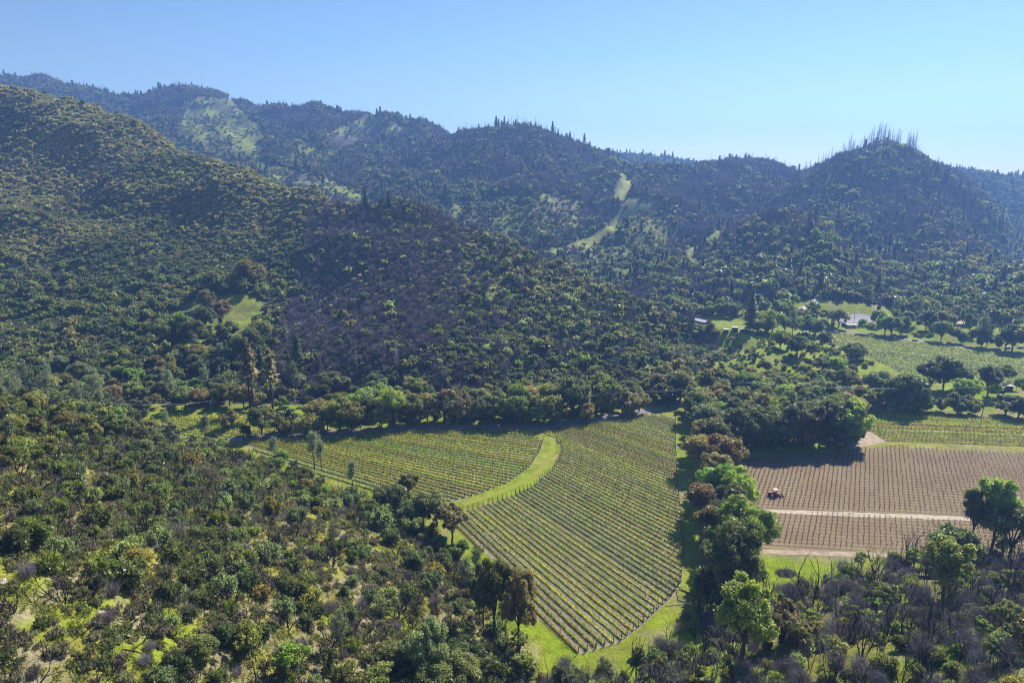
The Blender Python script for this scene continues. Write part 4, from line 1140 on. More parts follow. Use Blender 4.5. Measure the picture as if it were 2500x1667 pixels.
    put('far_oak', x[o_], y[o_], z[o_], np.clip(rng.lognormal(-.66, .36, o_.sum()), .25, 1.3)); put('far_shrub', x[b_], y[b_], z[b_], rng.uniform(.8, 1.6, b_.sum()))
    # brush beneath the far trees keeps the slopes from reading as bare earth
    n = int(area(430, 1500) * .06); x, y, z = cand(n, 430, 1500); zc, px, py = zones(x, y, z); gr = surf(px, py)
    k = visible(x, y, z, 4) & (px > -160) & (px < 2660) & (zc == 5) & off_trail(x, y, 3.0) & (rng.random(n) > .1 + .9 * gr)
    put('far_shrub', x[k], y[k], z[k], rng.uniform(.8, 1.6, k.sum()))
    # foot of the right-hand hills and the valley woods beyond the far road
    n = int(area(380, 620) * .05); x, y, z = cand(n, 380, 620); zc, px, py = zones(x, y, z)
    gr = inside([(2020, 735), (2180, 740), (2170, 795), (2020, 800)], px, py) | inside([(2410, 790), (2500, 795), (2500, 830), (2440, 835), (2400, 815)], px, py) | inside([(1690, 775), (1820, 775), (1820, 812), (1690, 815)], px, py) | inside([(1940, 700), (2030, 700), (2030, 760), (1940, 765)], px, py)
    k = visible(x, y, z, 8) & (px > 1580) & (px < 2680) & (zc != 0) & (zc != 4) & ~gr & (py < 792) & (py > 640) & (seg_dist(ROAD_FAR, x, y) > 7) & ~blocked(x, y)
    u = rng.random(n); o_ = k & (u < .26); s_ = k & (u > .6); b_ = k & (u > .26) & (u < .32)
    put('far_oak', x[o_], y[o_], z[o_], rng.uniform(.6, 1.25, o_.sum())); put('far_shrub', x[s_], y[s_], z[s_], rng.uniform(.8, 1.5, s_.sum())); put('far_bare', x[b_], y[b_], z[b_], rng.uniform(.6, 1.0, b_.sum()))
    lab = {'far_oak': ('distant_oak_woodland', 'oak woodland covering the far hills'), 'far_shrub': ('hill_chaparral', 'green and olive brush covering the hillsides'), 'far_dead': ('burnt_brush', 'grey brown burnt brush on the near spur'),
           'far_bare': ('dead_woodland', 'bare grey dead trees standing on the far hills'), 'far_fir': ('distant_conifer_wood', 'dark conifers scattered over the far hills'), 'far_snag': ('dead_timber', 'dead conifer trunks scattered over the far hills')}
    for k_, L in out.items():
        a = [np.concatenate([q[i] for q in L]) for i in range(4)]
        n = len(a[0])
        P_ = np.stack([a[0], a[1], a[2] - .15], -1)
        sc = np.repeat(a[3][:, None], 3, 1) * np.stack([rng.uniform(.85, 1.2, n), rng.uniform(.85, 1.2, n), rng.uniform(.8, 1.2, n)], -1)
        pick = None
        if k_ in ('far_oak', 'far_shrub'):
            m_ = 5 if k_ == 'far_oak' else 6; nv = len(PROTO[k_]) // m_
            patch = np.clip((fbm(a[0] / 70, a[1] / 70, 3, 120) * .9 + rng.normal(size=n) * .26 + .46 + (BIAS(a[0], a[1], a[2]) if k_ == 'far_shrub' else 0)), 0, .999)
            pick = rng.integers(nv, size=n) * m_ + (patch * m_).astype(int)
        scatter(lab[k_][0], PROTO[k_], P_, rng.uniform(0, 6.283, n), sc, lab[k_][1], rng.normal(size=(n, 2)) * .05, pick)
        COUNTS[k_] = n
COUNTS = {}
# prototypes must sort as they are picked
for k_ in PROTO:
    for i, o_ in enumerate(PROTO[k_]): o_.name = '%s_%03d' % (k_, i)
far_cover()
print('COUNTS', COUNTS)

# ------------------------------------------------------------------ single plants, kind by kind
LEAFK = 2.7
GREENS = {'olive': (.076, .085, .029), 'dark green': (.056, .066, .027), 'golden olive': (.105, .095, .030), 'bright green': (.100, .132, .020), 'grey green': (.085, .100, .055), 'rusty olive': (.108, .088, .038), 'pale green': (.105, .125, .058), 'yellow green': (.098, .115, .026), 'whitish green': (.135, .145, .095), 'bluish green': (.056, .070, .038)}
KH = {'oak': 8.5, 'big_oak': 16.0, 'tall_oak': 12.8, 'round_oak': 5.8, 'leafy': 10.8, 'thin_oak': 6.9, 'shrub': 2.6, 'airy_shrub': 2.5, 'burnt': 3.3, 'sapling': 6.5, 'greybrush': 3.0, 'pine': 14.5, 'fir': 19.0, 'snag': 18.0, 'charpine': 24.0}
def shade(k):
    c = GREENS[k]; q = random.uniform(.85, 1.15) * LEAFK
    return (c[0] * q, c[1] * q, c[2] * q)
def at_px(kind, px, py, hpx, colour, ctx, group, z=None, var=None, wide=1.0, yb=2500, tilt=(0, 0)):
    """A plant whose foot is seen at (px, py) and that stands hpx pixels tall."""
    if hpx >= 78 and kind in ('oak', 'leafy'): kind = 'big_oak'
    p = ground_hit(px, py) if z is None else at_z(px, py, z)
    d = np.linalg.norm(p - np.array([0, 0, CAMH]))
    s = hpx * d / FPX / KH[kind] / math.cos(math.atan2(CAMH - p[2], p[1]))
    rec(kind, p, (s * wide, s * wide, s), shade(colour) if colour else None, (colour + ' ' if colour else '') , group, var, s, tilt)
    REC[kind][-1]['ctx'] = ctx
def at_xy(kind, x, y, s, colour, ctx, group, tilt=(0, 0)):
    if 300 < y < 560 and blocked(np.array(x), np.array(y)): return
    z = float(height(x, y))
    rec(kind, (x, y, z - .05), (s * random.uniform(.85, 1.15), s * random.uniform(.85, 1.15), s), shade(colour) if colour else None, (colour + ' ' if colour else ''), group, None, s, tilt)
    REC[kind][-1]['ctx'] = ctx
def pickc(*cw):
    return random.choices([c for c, w in cw], [w for c, w in cw])[0]

def near_slope():
    n = 22000; x, y, z = cand(n, 30, 330, .95)
    zc, px, py = zones(x, y, z)
    ok = (zc == 1) & (px > -120) & (py < 1760) & visible(x, y, z, 5)
    # wooded: the upper left of the slope and its foot along the vineyard
    foot = seg_dist(np.array([at_z(*q)[:2] for q in [(420, 1080), (590, 1085), (800, 1165), (1068, 1225), (1130, 1310), (1200, 1400), (1270, 1500), (1400, 1600)]]), x, y)
    wood = np.clip(1.15 * smooth(1150, 1040, py + .15 * px) + smooth(17, 4, foot) * .75 + .5 * smooth(1560, 1680, py) * smooth(300, 700, px), 0, 1)
    clear = smooth(-.02, .28, fbm(x / 17, y / 17, 3, 131)) * (1 - wood) * .95
    u = rng.random(n)
    pts = np.nonzero(ok)[0]
    # shrubs
    k = pts[(u[pts] < .38 * (1 - .9 * clear[pts]) + .2 * wood[pts])]
    k = k[spread(x[k], y[k], 2.5)]
    for i in k:
        v = random.random(); big = random.random() ** 1.6
        s = .85 + 1.0 * big
        kd = 'shrub' if v < .84 else 'airy_shrub'
        at_xy(kd, x[i], y[i], s, pickc(('dark green', 5), ('olive', 4), ('bluish green', 2.5), ('grey green', 2), ('golden olive', 1)) if kd == 'shrub' else pickc(('pale green', 3), ('grey green', 2), ('yellow green', 1)), 'on the near slope', 'shrubs of the near slope')
    k = pts[rng.random(len(pts)) < .6 + .2 * wood[pts]]
    k = k[spread(x[k], y[k], 2.7)]
    for i in k:
        if random.random() < .62: at_xy('burnt', x[i], y[i], random.uniform(.8, 1.75), None, 'on the near slope', 'burnt shrubs of the near slope')
        elif random.random() < .8: at_xy('greybrush', x[i], y[i], random.uniform(.45, .95), None, 'on the near slope', 'dead shrubs of the near slope')
    k = pts[rng.random(len(pts)) < .8 * wood[pts]]
    k = k[spread(x[k], y[k], 5.2)]
    for i in k:
        v = random.random()
        if v < .50: at_xy('thin_oak', x[i], y[i], random.uniform(.6, 1.15), pickc(('olive', 3), ('dark green', 2), ('yellow green', 2), ('golden olive', 2), ('bright green', 1)), 'at the slope foot', 'young trees at the slope foot')
        elif v < .74: at_xy('oak', x[i], y[i], random.uniform(.45, .85), pickc(('olive', 3), ('dark green', 2), ('golden olive', 2), ('yellow green', 2)), 'on the near slope', 'oaks of the near slope')
        elif v < .82: at_xy('pine', x[i], y[i], random.uniform(.5, .85), 'grey green', 'on the near slope', 'grey pines of the near slope')
        else: at_xy('sapling', x[i], y[i], random.uniform(.6, 1.0), None, 'on the near slope', 'burnt saplings of the near slope')
    # small scrub and tufts between them
    n = 60000; x, y, z = cand(n, 30, 260, .95); zc, px, py = zones(x, y, z)
    nz = fbm(x / 9, y / 9, 3, 141)
    k = (zc == 1) & visible(x, y, z, 2) & (px > -100) & (py < 1740) & (rng.random(n) < np.clip(.55 + .8 * nz, .05, 1))
    scatter('low_scrub', PROTO['low_scrub'], np.stack([x, y, z - .03], -1)[k], rng.uniform(0, 6.28, k.sum()), rng.uniform(.6, 1.9, k.sum()), 'low grey and straw scrub on the near slope')
    n = 110000; x, y, z = cand(n, 30, 240, .9); zc, px, py = zones(x, y, z); nz = fbm(x / 7, y / 7, 3, 151)
    k = (zc == 1) & visible(x, y, z, 2) & (px > -60) & (px < 2560) & (py < 1720) & (rng.random(n) < np.clip(.6 + .9 * nz, .08, 1))
    scatter('grass', PROTO['grass_tuft'], np.stack([x, y, z - .02], -1)[k], rng.uniform(0, 6.28, k.sum()), rng.uniform(.4, 1.1, k.sum()), 'spring grass on the near slope')
def thicket():
    n = 14000; x, y, z = cand(n, 60, 230, .95); zc, px, py = zones(x, y, z)
    ok = (zc == 2) & (px > 1250) & (px < 2640) & (py < 1780) & visible(x, y, z, 6)
    pts = np.nonzero(ok)[0]
    edge = smooth(0, 90, py[pts] - np.interp(px[pts], [1300, 1420, 1500, 1590, 1700, 1800, 1900, 2000, 2150, 2300, 2500], [1640, 1630, 1625, 1570, 1480, 1470, 1450, 1420, 1375, 1345, 1300]))
    k = pts[rng.random(len(pts)) < .65 + .35 * edge]; k = k[spread(x[k], y[k], 1.75)]
    for i in k:
        v = random.random()
        if v < .42: at_xy('sapling', x[i], y[i], random.uniform(.85, 1.5), None, 'in the burnt thicket', 'burnt saplings of the thicket', (random.gauss(0, .1), random.gauss(0, .1)))
        elif v < .65: at_xy('shrub', x[i], y[i], random.uniform(.65, 1.2), pickc(('dark green', 4), ('olive', 4), ('bluish green', 2), ('golden olive', 2), ('yellow green', 1)), 'in the burnt thicket', 'shrubs of the thicket')
        elif v < .79: at_xy('airy_shrub', x[i], y[i], random.uniform(.7, 1.2), pickc(('pale green', 3), ('grey green', 3)), 'in the burnt thicket', 'pale shrubs of the thicket')
        elif v < .95: at_xy('greybrush', x[i], y[i], random.uniform(.9, 1.6), None, 'in the burnt thicket', 'dead shrubs of the thicket')
        else: at_xy('thin_oak', x[i], y[i], random.uniform(.6, 1.0), pickc(('olive', 3), ('golden olive', 2), ('yellow green', 1)), 'in the burnt thicket', 'young trees of the thicket')
    k = pts[rng.random(len(pts)) < .12]
    for i in k: at_xy('greybrush', x[i], y[i], random.uniform(.8, 1.5), None, 'in the burnt thicket', 'dead shrubs of the thicket')
near_slope(); thicket()

def woods(poly_px, dmin, n, kinds, ctx, group, zoff=None, size=(.8, 1.15), test=None):
    """Trees over a patch of ground outlined in the photograph."""
    poly = np.array([ground_hit(*q)[:2] for q in poly_px])
    lo, hi = poly.min(0), poly.max(0)
    x = rng.uniform(lo[0], hi[0], n); y = rng.uniform(lo[1], hi[1], n)
    k = inside(poly, x, y)
    for f in FIELDS: k &= ~inside(f, x, y) & (seg_dist(f, x, y, True) > 1.5)
    k &= (seg_dist(ROAD, x, y) > 4.5) & (seg_dist(ROAD_FAR, x, y) > 4.5)
    i_ = np.nonzero(k)[0]; i_ = i_[spread(x[i_], y[i_], dmin)]
    for i in i_:
        kd, cols = random.choices([q[0] for q in kinds], [q[1] for q in kinds])[0], None
        cols = next(q[2] for q in kinds if q[0] == kd)
        at_xy(kd, x[i], y[i], random.uniform(*size), pickc(*cols) if cols else None, ctx, group)
OAKMIX = (('olive', 4), ('dark green', 2), ('golden olive', 3), ('rusty olive', 1.2), ('yellow green', 1))
woods([(780, 1036), (1000, 1030), (1180, 1026), (1330, 1030), (1412, 1018), (1500, 1004), (1590, 990), (1680, 965), (1680, 950), (1500, 978), (1330, 995), (1100, 998), (900, 1005), (780, 1015)], 3.3, 2600, [('shrub', 6, OAKMIX), ('round_oak', 2, OAKMIX), ('oak', 1.4, OAKMIX), ('greybrush', .6, None)], 'beside the grey road', 'roadside brush', size=(.7, 1.3))
# oaks between the road and the spur, a thick belt at its foot on the left
woods([(-40, 960), (120, 985), (330, 1000), (520, 1004), (700, 1003), (820, 1030), (960, 1022), (1100, 1000), (1250, 1010), (1400, 1000), (1560, 975), (1690, 935), (1660, 925), (1500, 955), (1300, 968), (1100, 975), (900, 962), (720, 930), (600, 895), (500, 870), (300, 880), (150, 900), (-40, 905)], 5.6, 3200,
      [('oak', 5, OAKMIX), ('thin_oak', 2, OAKMIX), ('round_oak', 2, OAKMIX), ('pine', .5, (('grey green', 1),)), ('greybrush', .8, None)], 'at the spur foot', 'oaks at the foot of the spur', size=(.62, 1.05))
for q in [(640, 1062), (690, 1062), (748, 1062), (858, 1056), (930, 1052), (1128, 1036), (1160, 1034), (1190, 1036), (1315, 1038), (1355, 1036), (1430, 1030), (1535, 1012), (1560, 1004), (1625, 990), (1648, 986), (1660, 975), (1470, 1010), (1275, 1030), (1085, 1030), (800, 1048), (1010, 1040)]:
    at_px(random.choice(['round_oak', 'oak', 'round_oak']), q[0], q[1], random.uniform(38, 60), pickc(*OAKMIX), 'beside the grey road', 'roadside oaks')
for q in [(1112, 1032, 66), (1250, 1030, 72), (1330, 1028, 70), (1395, 1020, 75), (1480, 1006, 62), (1205, 1030, 60), (960, 1040, 70), (1000, 1035, 62), (880, 1045, 60), (830, 1050, 60)]:
    at_px('oak', *q, pickc(*OAKMIX), 'beside the grey road', 'roadside oaks', wide=.9)
for q in [(612, 1006, 140), (619, 1004, 150), (668, 1012, 148)]: at_px('charpine', *q, 'rusty olive', 'by the small vineyard', 'burnt pines by the small vineyard')
for q in [(728, 905, 92, 'fir'), (545, 850, 70, 'fir'), (640, 930, 80, 'fir'), (785, 935, 70, 'snag'), (720, 960, 80, 'pine'), (480, 880, 62, 'pine'), (540, 900, 60, 'pine'), (420, 985, 75, 'pine'), (245, 1010, 85, 'pine'), (40, 985, 70, 'pine'), (115, 990, 62, 'pine'), (968, 905, 80, 'snag'), (870, 900, 70, 'snag'), (660, 760, 55, 'snag'), (700, 840, 60, 'snag'), (820, 760, 50, 'snag')]:
    at_px(q[3], q[0], q[1], q[2], {'fir': 'dark green', 'pine': 'grey green', 'snag': None}[q[3]], 'on the spur slope', 'conifers on the spur')
for q in [(500, 820, 55), (540, 800, 52), (575, 720, 40), (620, 712, 62), (640, 850, 55), (600, 880, 60), (440, 835, 55), (480, 860, 60), (395, 850, 50), (560, 850, 50), (520, 720, 45), (505, 760, 40)]:
    at_px('oak', *q, pickc(*OAKMIX), 'round the green meadow', 'oaks round the meadow', wide=.85)
for q in [(893, 512, 46, 'fir'), (942, 505, 40, 'snag'), (950, 508, 42, 'fir'), (742, 480, 46, 'snag'), (580, 425, 45, 'snag'), (1278, 612, 28, 'oak'), (1148, 562, 22, 'oak'), (1363, 660, 24, 'oak'), (335, 345, 18, 'snag')]:
    at_px(q[3], q[0], q[1], q[2], {'fir': 'dark green', 'oak': 'olive', 'snag': None}[q[3]], 'on the spur crest', 'trees along the spur crest')
# grove between the near vineyard and the green field
woods([(1676, 1030), (1680, 990), (1720, 955), (1850, 945), (1980, 950), (2070, 985), (2090, 1020), (2090, 1088), (2050, 1094), (1950, 1094), (1810, 1098), (1760, 1075)], 5.2, 1800,
      [('oak', 5, OAKMIX + (('bluish green', 2), ('bright green', .8))), ('tall_oak', 2, OAKMIX), ('leafy', .6, (('bright green', 1),))], 'in the dense grove', 'oaks of the grove', size=(.75, 1.05))
for q in range(13): at_px(random.choice(['tall_oak', 'oak']), 1805 + q * 21.5, 1093 + random.uniform(-4, 3), random.uniform(82, 100), pickc(('dark green', 3), ('olive', 3), ('golden olive', 1.5)), 'at the grove edge', 'trees along the grove edge', z=0)
at_px('leafy', 2065, 1085, 95, 'bright green', 'at the grove corner', 'trees along the grove edge', z=0)
# treeline between the two vineyards, from far to near
for q in [('oak', 1700, 1030, 60, 'olive'), ('oak', 1728, 1062, 62, 'grey green'), ('oak', 1722, 1108, 66, 'golden olive'), ('oak', 1755, 1112, 74, 'olive'), ('oak', 1718, 1150, 70, 'golden olive'), ('oak', 1760, 1162, 76, 'rusty olive'), ('big_oak', 1752, 1205, 88, 'golden olive'), ('big_oak', 1752, 1242, 100, 'bright green'), ('big_oak', 1790, 1255, 98, 'bright green'),
          ('oak', 1732, 1275, 74, 'rusty olive'), ('big_oak', 1772, 1312, 108, 'olive'), ('oak', 1742, 1330, 70, 'golden olive'), ('big_oak', 1805, 1375, 125, 'bright green'), ('oak', 1842, 1350, 72, 'bright green'), ('oak', 1764, 1358, 70, 'olive'), ('oak', 1752, 1390, 60, 'dark green')]:
    at_px(q[0], q[1], q[2], q[3], q[4], 'between the vineyards', 'trees between the two vineyards', z=0)
at_px('oak', 1788, 1455, 150, 'olive', 'between the vineyards', 'trees between the two vineyards', z=0, wide=.78)
at_px('shrub', 1720, 1440, 40, 'dark green', 'under the tree line', 'shrubs under the tree line', z=0); at_px('burnt', 1730, 1470, 70, None, 'under the tree line', 'burnt shrubs under the tree line', z=0)
at_px('tall_oak', 1806, 1640, 165, 'yellow green', 'above the thicket', 'single trees of the thicket', wide=.85)
at_px('oak', 1905, 1580, 80, 'rusty olive', 'in the thicket', 'single trees of the thicket')
at_px('tall_oak', 2370, 1335, 105, 'olive', 'by the brown field', 'single trees of the thicket', z=2, wide=.75); at_px('tall_oak', 2420, 1340, 125, 'yellow green', 'by the brown field', 'single trees of the thicket', z=2, wide=.8); at_px('oak', 2465, 1362, 76, 'dark green', 'by the brown field', 'single trees of the thicket', z=2)
at_px('oak', 2322, 1400, 70, 'olive', 'by the brown field', 'single trees of the thicket'); at_px('tall_oak', 2300, 1470, 110, 'yellow green', 'above the thicket', 'single trees of the thicket')
at_px('sapling', 2220, 1390, 92, None, 'by the brown field', 'burnt saplings of the thicket'); at_px('sapling', 2198, 1395, 70, None, 'by the brown field', 'burnt saplings of the thicket')
at_px('sapling', 1975, 1500, 125, None, 'by the brush pile', 'burnt shrubs of the thicket', tilt=(0, .25)); at_px('sapling', 1870, 1470, 80, None, 'before the brush pile', 'burnt saplings of the thicket')
at_px('tall_oak', 1208, 1568, 165, 'olive', 'at the vineyard edge', 'tall trees at the slope foot', wide=.62); at_px('tall_oak', 1180, 1540, 130, 'dark green', 'at the vineyard edge', 'tall trees at the slope foot', wide=.55); at_px('tall_oak', 1268, 1595, 160, 'rusty olive', 'at the vineyard edge', 'tall trees at the slope foot', wide=.6)
at_px('oak', 1040, 1655, 110, 'pale green', 'below the vineyard edge', 'shrubs of the near slope', wide=.8); at_px('airy_shrub', 935, 1290, 48, 'pale green', 'at the slope foot', 'shrubs of the near slope')
for q in [('tall_oak', 1035, 1292, 78, 'dark green'), ('tall_oak', 1068, 1300, 88, 'olive'), ('tall_oak', 998, 1235, 72, 'golden olive'), ('oak', 960, 1255, 60, 'dark green'), ('thin_oak', 1105, 1330, 90, 'rusty olive')]: at_px(*q, 'by the grass lane', 'oaks where the grass lane ends')
for q in [(769, 1150, 95), (785, 1150, 70), (863, 1208, 82), (671, 1128, 62), (505, 1090, 70), (410, 1065, 55)]: at_px('pine', *q, 'grey green', 'before the left vineyard', 'grey pines before the left vineyard')
# across the road: the small block's bordering trees
for q in [(640, 1062, 50, 'yellow green', 'leafy'), (560, 1050, 40, 'golden olive', 'round_oak'), (705, 1052, 42, 'dark green', 'round_oak'), (765, 1060, 45, 'golden olive', 'round_oak'), (690, 1058, 40, 'olive', 'round_oak'), (600, 1064, 24, 'olive', 'round_oak')]:
    at_px(q[4], q[0], q[1], q[2], q[3], 'by the small vineyard', 'trees by the small vineyard')
# row above the green field, and the trees round the yard behind it
for px, py, h, w in [(2126, 1000, 36, 1), (2160, 1003, 40, 1), (2190, 1002, 62, 1), (2215, 1003, 66, 1), (2240, 1004, 44, 1), (2258, 1003, 30, 1), (2288, 1004, 26, 1.1), (2336, 1007, 36, 1.15), (2368, 1008, 32, 1.1), (2452, 1012, 34, 1.45), (2486, 1020, 38, 1.0), (2520, 1022, 38, 1.2)]:
    at_px('round_oak', px, py, h, pickc(('dark green', 3), ('olive', 2)), 'above the green field', 'trees along the green field', wide=w, z=0)
for q in [('oak', 2270, 953, 46, 'dark green'), ('oak', 2302, 951, 56, 'olive'), ('oak', 2332, 953, 44, 'dark green'), ('leafy', 2365, 983, 42, 'bright green'), ('leafy', 2345, 978, 38, 'bright green'), ('snag', 2362, 945, 52, None), ('tall_oak', 2408, 970, 62, 'dark green'), ('oak', 2447, 940, 32, 'olive'), ('round_oak', 2425, 968, 26, 'grey green'), ('round_oak', 2490, 965, 30, 'olive'), ('thin_oak', 2160, 950, 36, 'grey green'), ('thin_oak', 2228, 985, 60, 'bright green'), ('oak', 2185, 985, 48, 'olive'), ('leafy', 2205, 970, 45, 'bright green'), ('oak', 2140, 975, 48, 'grey green')]:
    at_px(*q, 'between the green fields', 'trees between the green fields')
woods([(1690, 935), (1760, 915), (1900, 910), (2050, 905), (2150, 930), (2250, 950), (2260, 985), (2100, 985), (1950, 948), (1800, 945)], 5.5, 700, [('oak', 3, OAKMIX + (('grey green', 2),)), ('thin_oak', 3, OAKMIX), ('leafy', .5, (('bright green', 1),)), ('greybrush', 1.5, None), ('shrub', 2, OAKMIX)], 'behind the grove', 'oaks behind the grove', size=(.6, .95))
# grassy hillock with scattered brush
woods([(1740, 905), (1720, 860), (1730, 825), (1800, 812), (1900, 812), (2000, 820), (2050, 850), (2110, 870), (2130, 885), (2050, 905), (1900, 908)], 1.6, 420, [('shrub', 6, (('dark green', 3), ('olive', 2), ('bluish green', 2))), ('airy_shrub', 1.5, (('grey green', 1),)), ('oak', .3, OAKMIX), ('thin_oak', .4, OAKMIX)], 'on the grassy hillock', 'brush of the grassy hillock', size=(.45, 1.1))
for q in [('oak', 2090, 882, 36, 'dark green'), ('oak', 2075, 884, 32, 'olive'), ('shrub', 2111, 898, 12, 'dark green'), ('shrub', 2126, 890, 11, 'dark green'), ('oak', 1865, 915, 28, 'olive'), ('oak', 1945, 870, 40, 'olive'), ('oak', 1905, 850, 35, 'bright green'), ('oak', 2010, 850, 30, 'dark green'), ('shrub', 1747, 820, 17, 'dark green'), ('round_oak', 1735, 808, 18, 'dark green')]: at_px(*q, 'on the grassy hillock', 'brush of the grassy hillock')
for q in [('fir', 1830, 812, 90, 'dark green'), ('fir', 1838, 810, 72, 'dark green'), ('fir', 1857, 790, 42, 'bluish green'), ('leafy', 1868, 815, 48, 'bright green'), ('leafy', 1885, 813, 46, 'bright green'), ('leafy', 1850, 813, 30, 'bright green'), ('pine', 1934, 818, 58, 'grey green'), ('leafy', 1960, 818, 40, 'bright green'), ('leafy', 1975, 815, 36, 'bright green'), ('leafy', 1915, 812, 32, 'bright green'), ('leafy', 1905, 770, 30, 'bright green'), ('leafy', 1990, 822, 34, 'olive'),
          ('oak', 2047, 800, 36, 'olive'), ('oak', 2110, 815, 26, 'dark green'), ('round_oak', 2060, 806, 14, 'dark green'), ('round_oak', 2130, 814, 14, 'dark green'), ('leafy', 2160, 818, 40, 'bright green'), ('oak', 2175, 822, 36, 'olive'), ('oak', 2140, 795, 28, 'dark green'), ('pine', 2185, 770, 40, 'grey green'), ('fir', 2145, 760, 28, 'dark green'), ('leafy', 2297, 833, 38, 'bright green'), ('round_oak', 2237, 830, 13, 'dark green'), ('round_oak', 2268, 832, 15, 'dark green'), ('oak', 2330, 835, 24, 'grey green'),
          ('tall_oak', 2365, 815, 40, 'olive'), ('pine', 2397, 845, 62, 'grey green'), ('pine', 2408, 848, 50, 'bluish green'), ('round_oak', 2405, 848, 28, 'dark green'), ('oak', 2385, 845, 30, 'dark green'), ('oak', 2470, 858, 42, 'dark green'), ('oak', 2455, 855, 36, 'dark green'), ('oak', 2495, 858, 30, 'dark green'), ('snag', 2468, 812, 32, None), ('pine', 2240, 790, 52, 'grey green'), ('oak', 2215, 800, 30, 'olive'), ('oak', 2260, 805, 34, 'dark green'), ('oak', 2295, 800, 30, 'dark green'), ('leafy', 2200, 815, 34, 'bright green'), ('round_oak', 2430, 850, 20, 'olive'), ('oak', 2345, 838, 20, 'olive'), ('oak', 1700, 772, 26, 'olive'), ('oak', 1735, 770, 26, 'grey green'), ('oak', 1760, 768, 30, 'golden olive'), ('oak', 1790, 772, 24, 'grey green'), ('oak', 1660, 768, 28, 'dark green'), ('oak', 1640, 750, 26, 'olive')]:
    at_px(*q, 'by the far road', 'trees of the valley by the far road')
for i_ in range(46):
    q = (random.uniform(1180, 1440), random.uniform(690, 870))
    at_px('airy_shrub', q[0], q[1], random.uniform(11, 22), 'whitish green', 'on the spur slope', 'pale flowering shrubs of the spur')
# skyline conifers
def skyline(px, ya, yb, kind, hpx, ctx, grp):
    p = crest(px, ya, yb); d = np.linalg.norm(p - np.array([0, 0, CAMH])); s = hpx * d / FPX / KH[kind]
    s *= .9
    rec(kind, p - np.array([0, 0, .8]), (s * random.uniform(.8, 1.2),) * 2 + (s,), shade('dark green') if kind == 'fir' else None, '', grp, None, s); REC[kind][-1]['ctx'] = ctx
for px in np.arange(2002, 2190, 5.2):
    if random.random() < .85: skyline(px + random.uniform(-2, 2), 800, 1150, 'snag', random.uniform(26, 48) * (1 - .3 * smooth(2110, 2160, px) + .25 * smooth(2060, 2110, px)), 'on the right hand peak'.replace('right hand', 'pointed'), 'dead conifers of the pointed hill')
for px in [2085, 2100, 2108, 2156, 2160, 2166, 2172]: skyline(px, 800, 1150, 'snag', random.uniform(40, 52), 'on the pointed hill', 'dead conifers of the pointed hill')
for px in np.arange(1928, 2000, 6): skyline(px + random.uniform(-2, 2), 800, 1300, 'snag', random.uniform(22, 38), 'on the saddle', 'dead conifers of the saddle')
for px in np.arange(1130, 1400, 7.5):
    skyline(px + random.uniform(-3, 3), 900, 1350, 'fir' if random.random() < .2 else 'snag', random.uniform(16, 36) * (1 + .2 * smooth(60, 0, abs(px - 1235))), 'on the middle hill', 'conifers of the middle hill')
for px, h in [(1415, 32), (1398, 20), (1450, 18), (1462, 16), (1512, 20), (1520, 22), (1600, 26), (1618, 22), (1740, 16), (1755, 20), (1786, 22), (1792, 18), (1732, 14)]: skyline(px, 850, 1800, 'fir', h, 'on the middle skyline', 'conifers of the middle skyline')
for px, h in [(12, 18), (20, 20), (24, 19), (80, 22), (86, 22), (84, 20), (102, 16), (116, 16), (445, 18), (458, 22), (462, 20), (340, 14), (405, 16), (390, 12), (470, 14)]: skyline(px, 1300, 2200, 'fir', h, 'on the far ridge', 'conifers of the far ridge')
for px in list(np.arange(30, 130, 8)) + list(np.arange(180, 345, 9)) + list(np.arange(320, 540, 7)) + list(np.arange(600, 790, 9)) + list(np.arange(800, 960, 18)): skyline(px + random.uniform(-4, 4), 1200, 2200, 'snag', random.uniform(9, 19), 'on the far ridge', 'dead conifers of the far ridge')
for px in np.arange(2250, 2500, 12): skyline(px + random.uniform(-4, 4), 1100, 1700, random.choice(['snag', 'fir', 'fir']), random.uniform(10, 22), 'on the eastern ridge'.replace('eastern', 'last'), 'conifers of the last ridge')

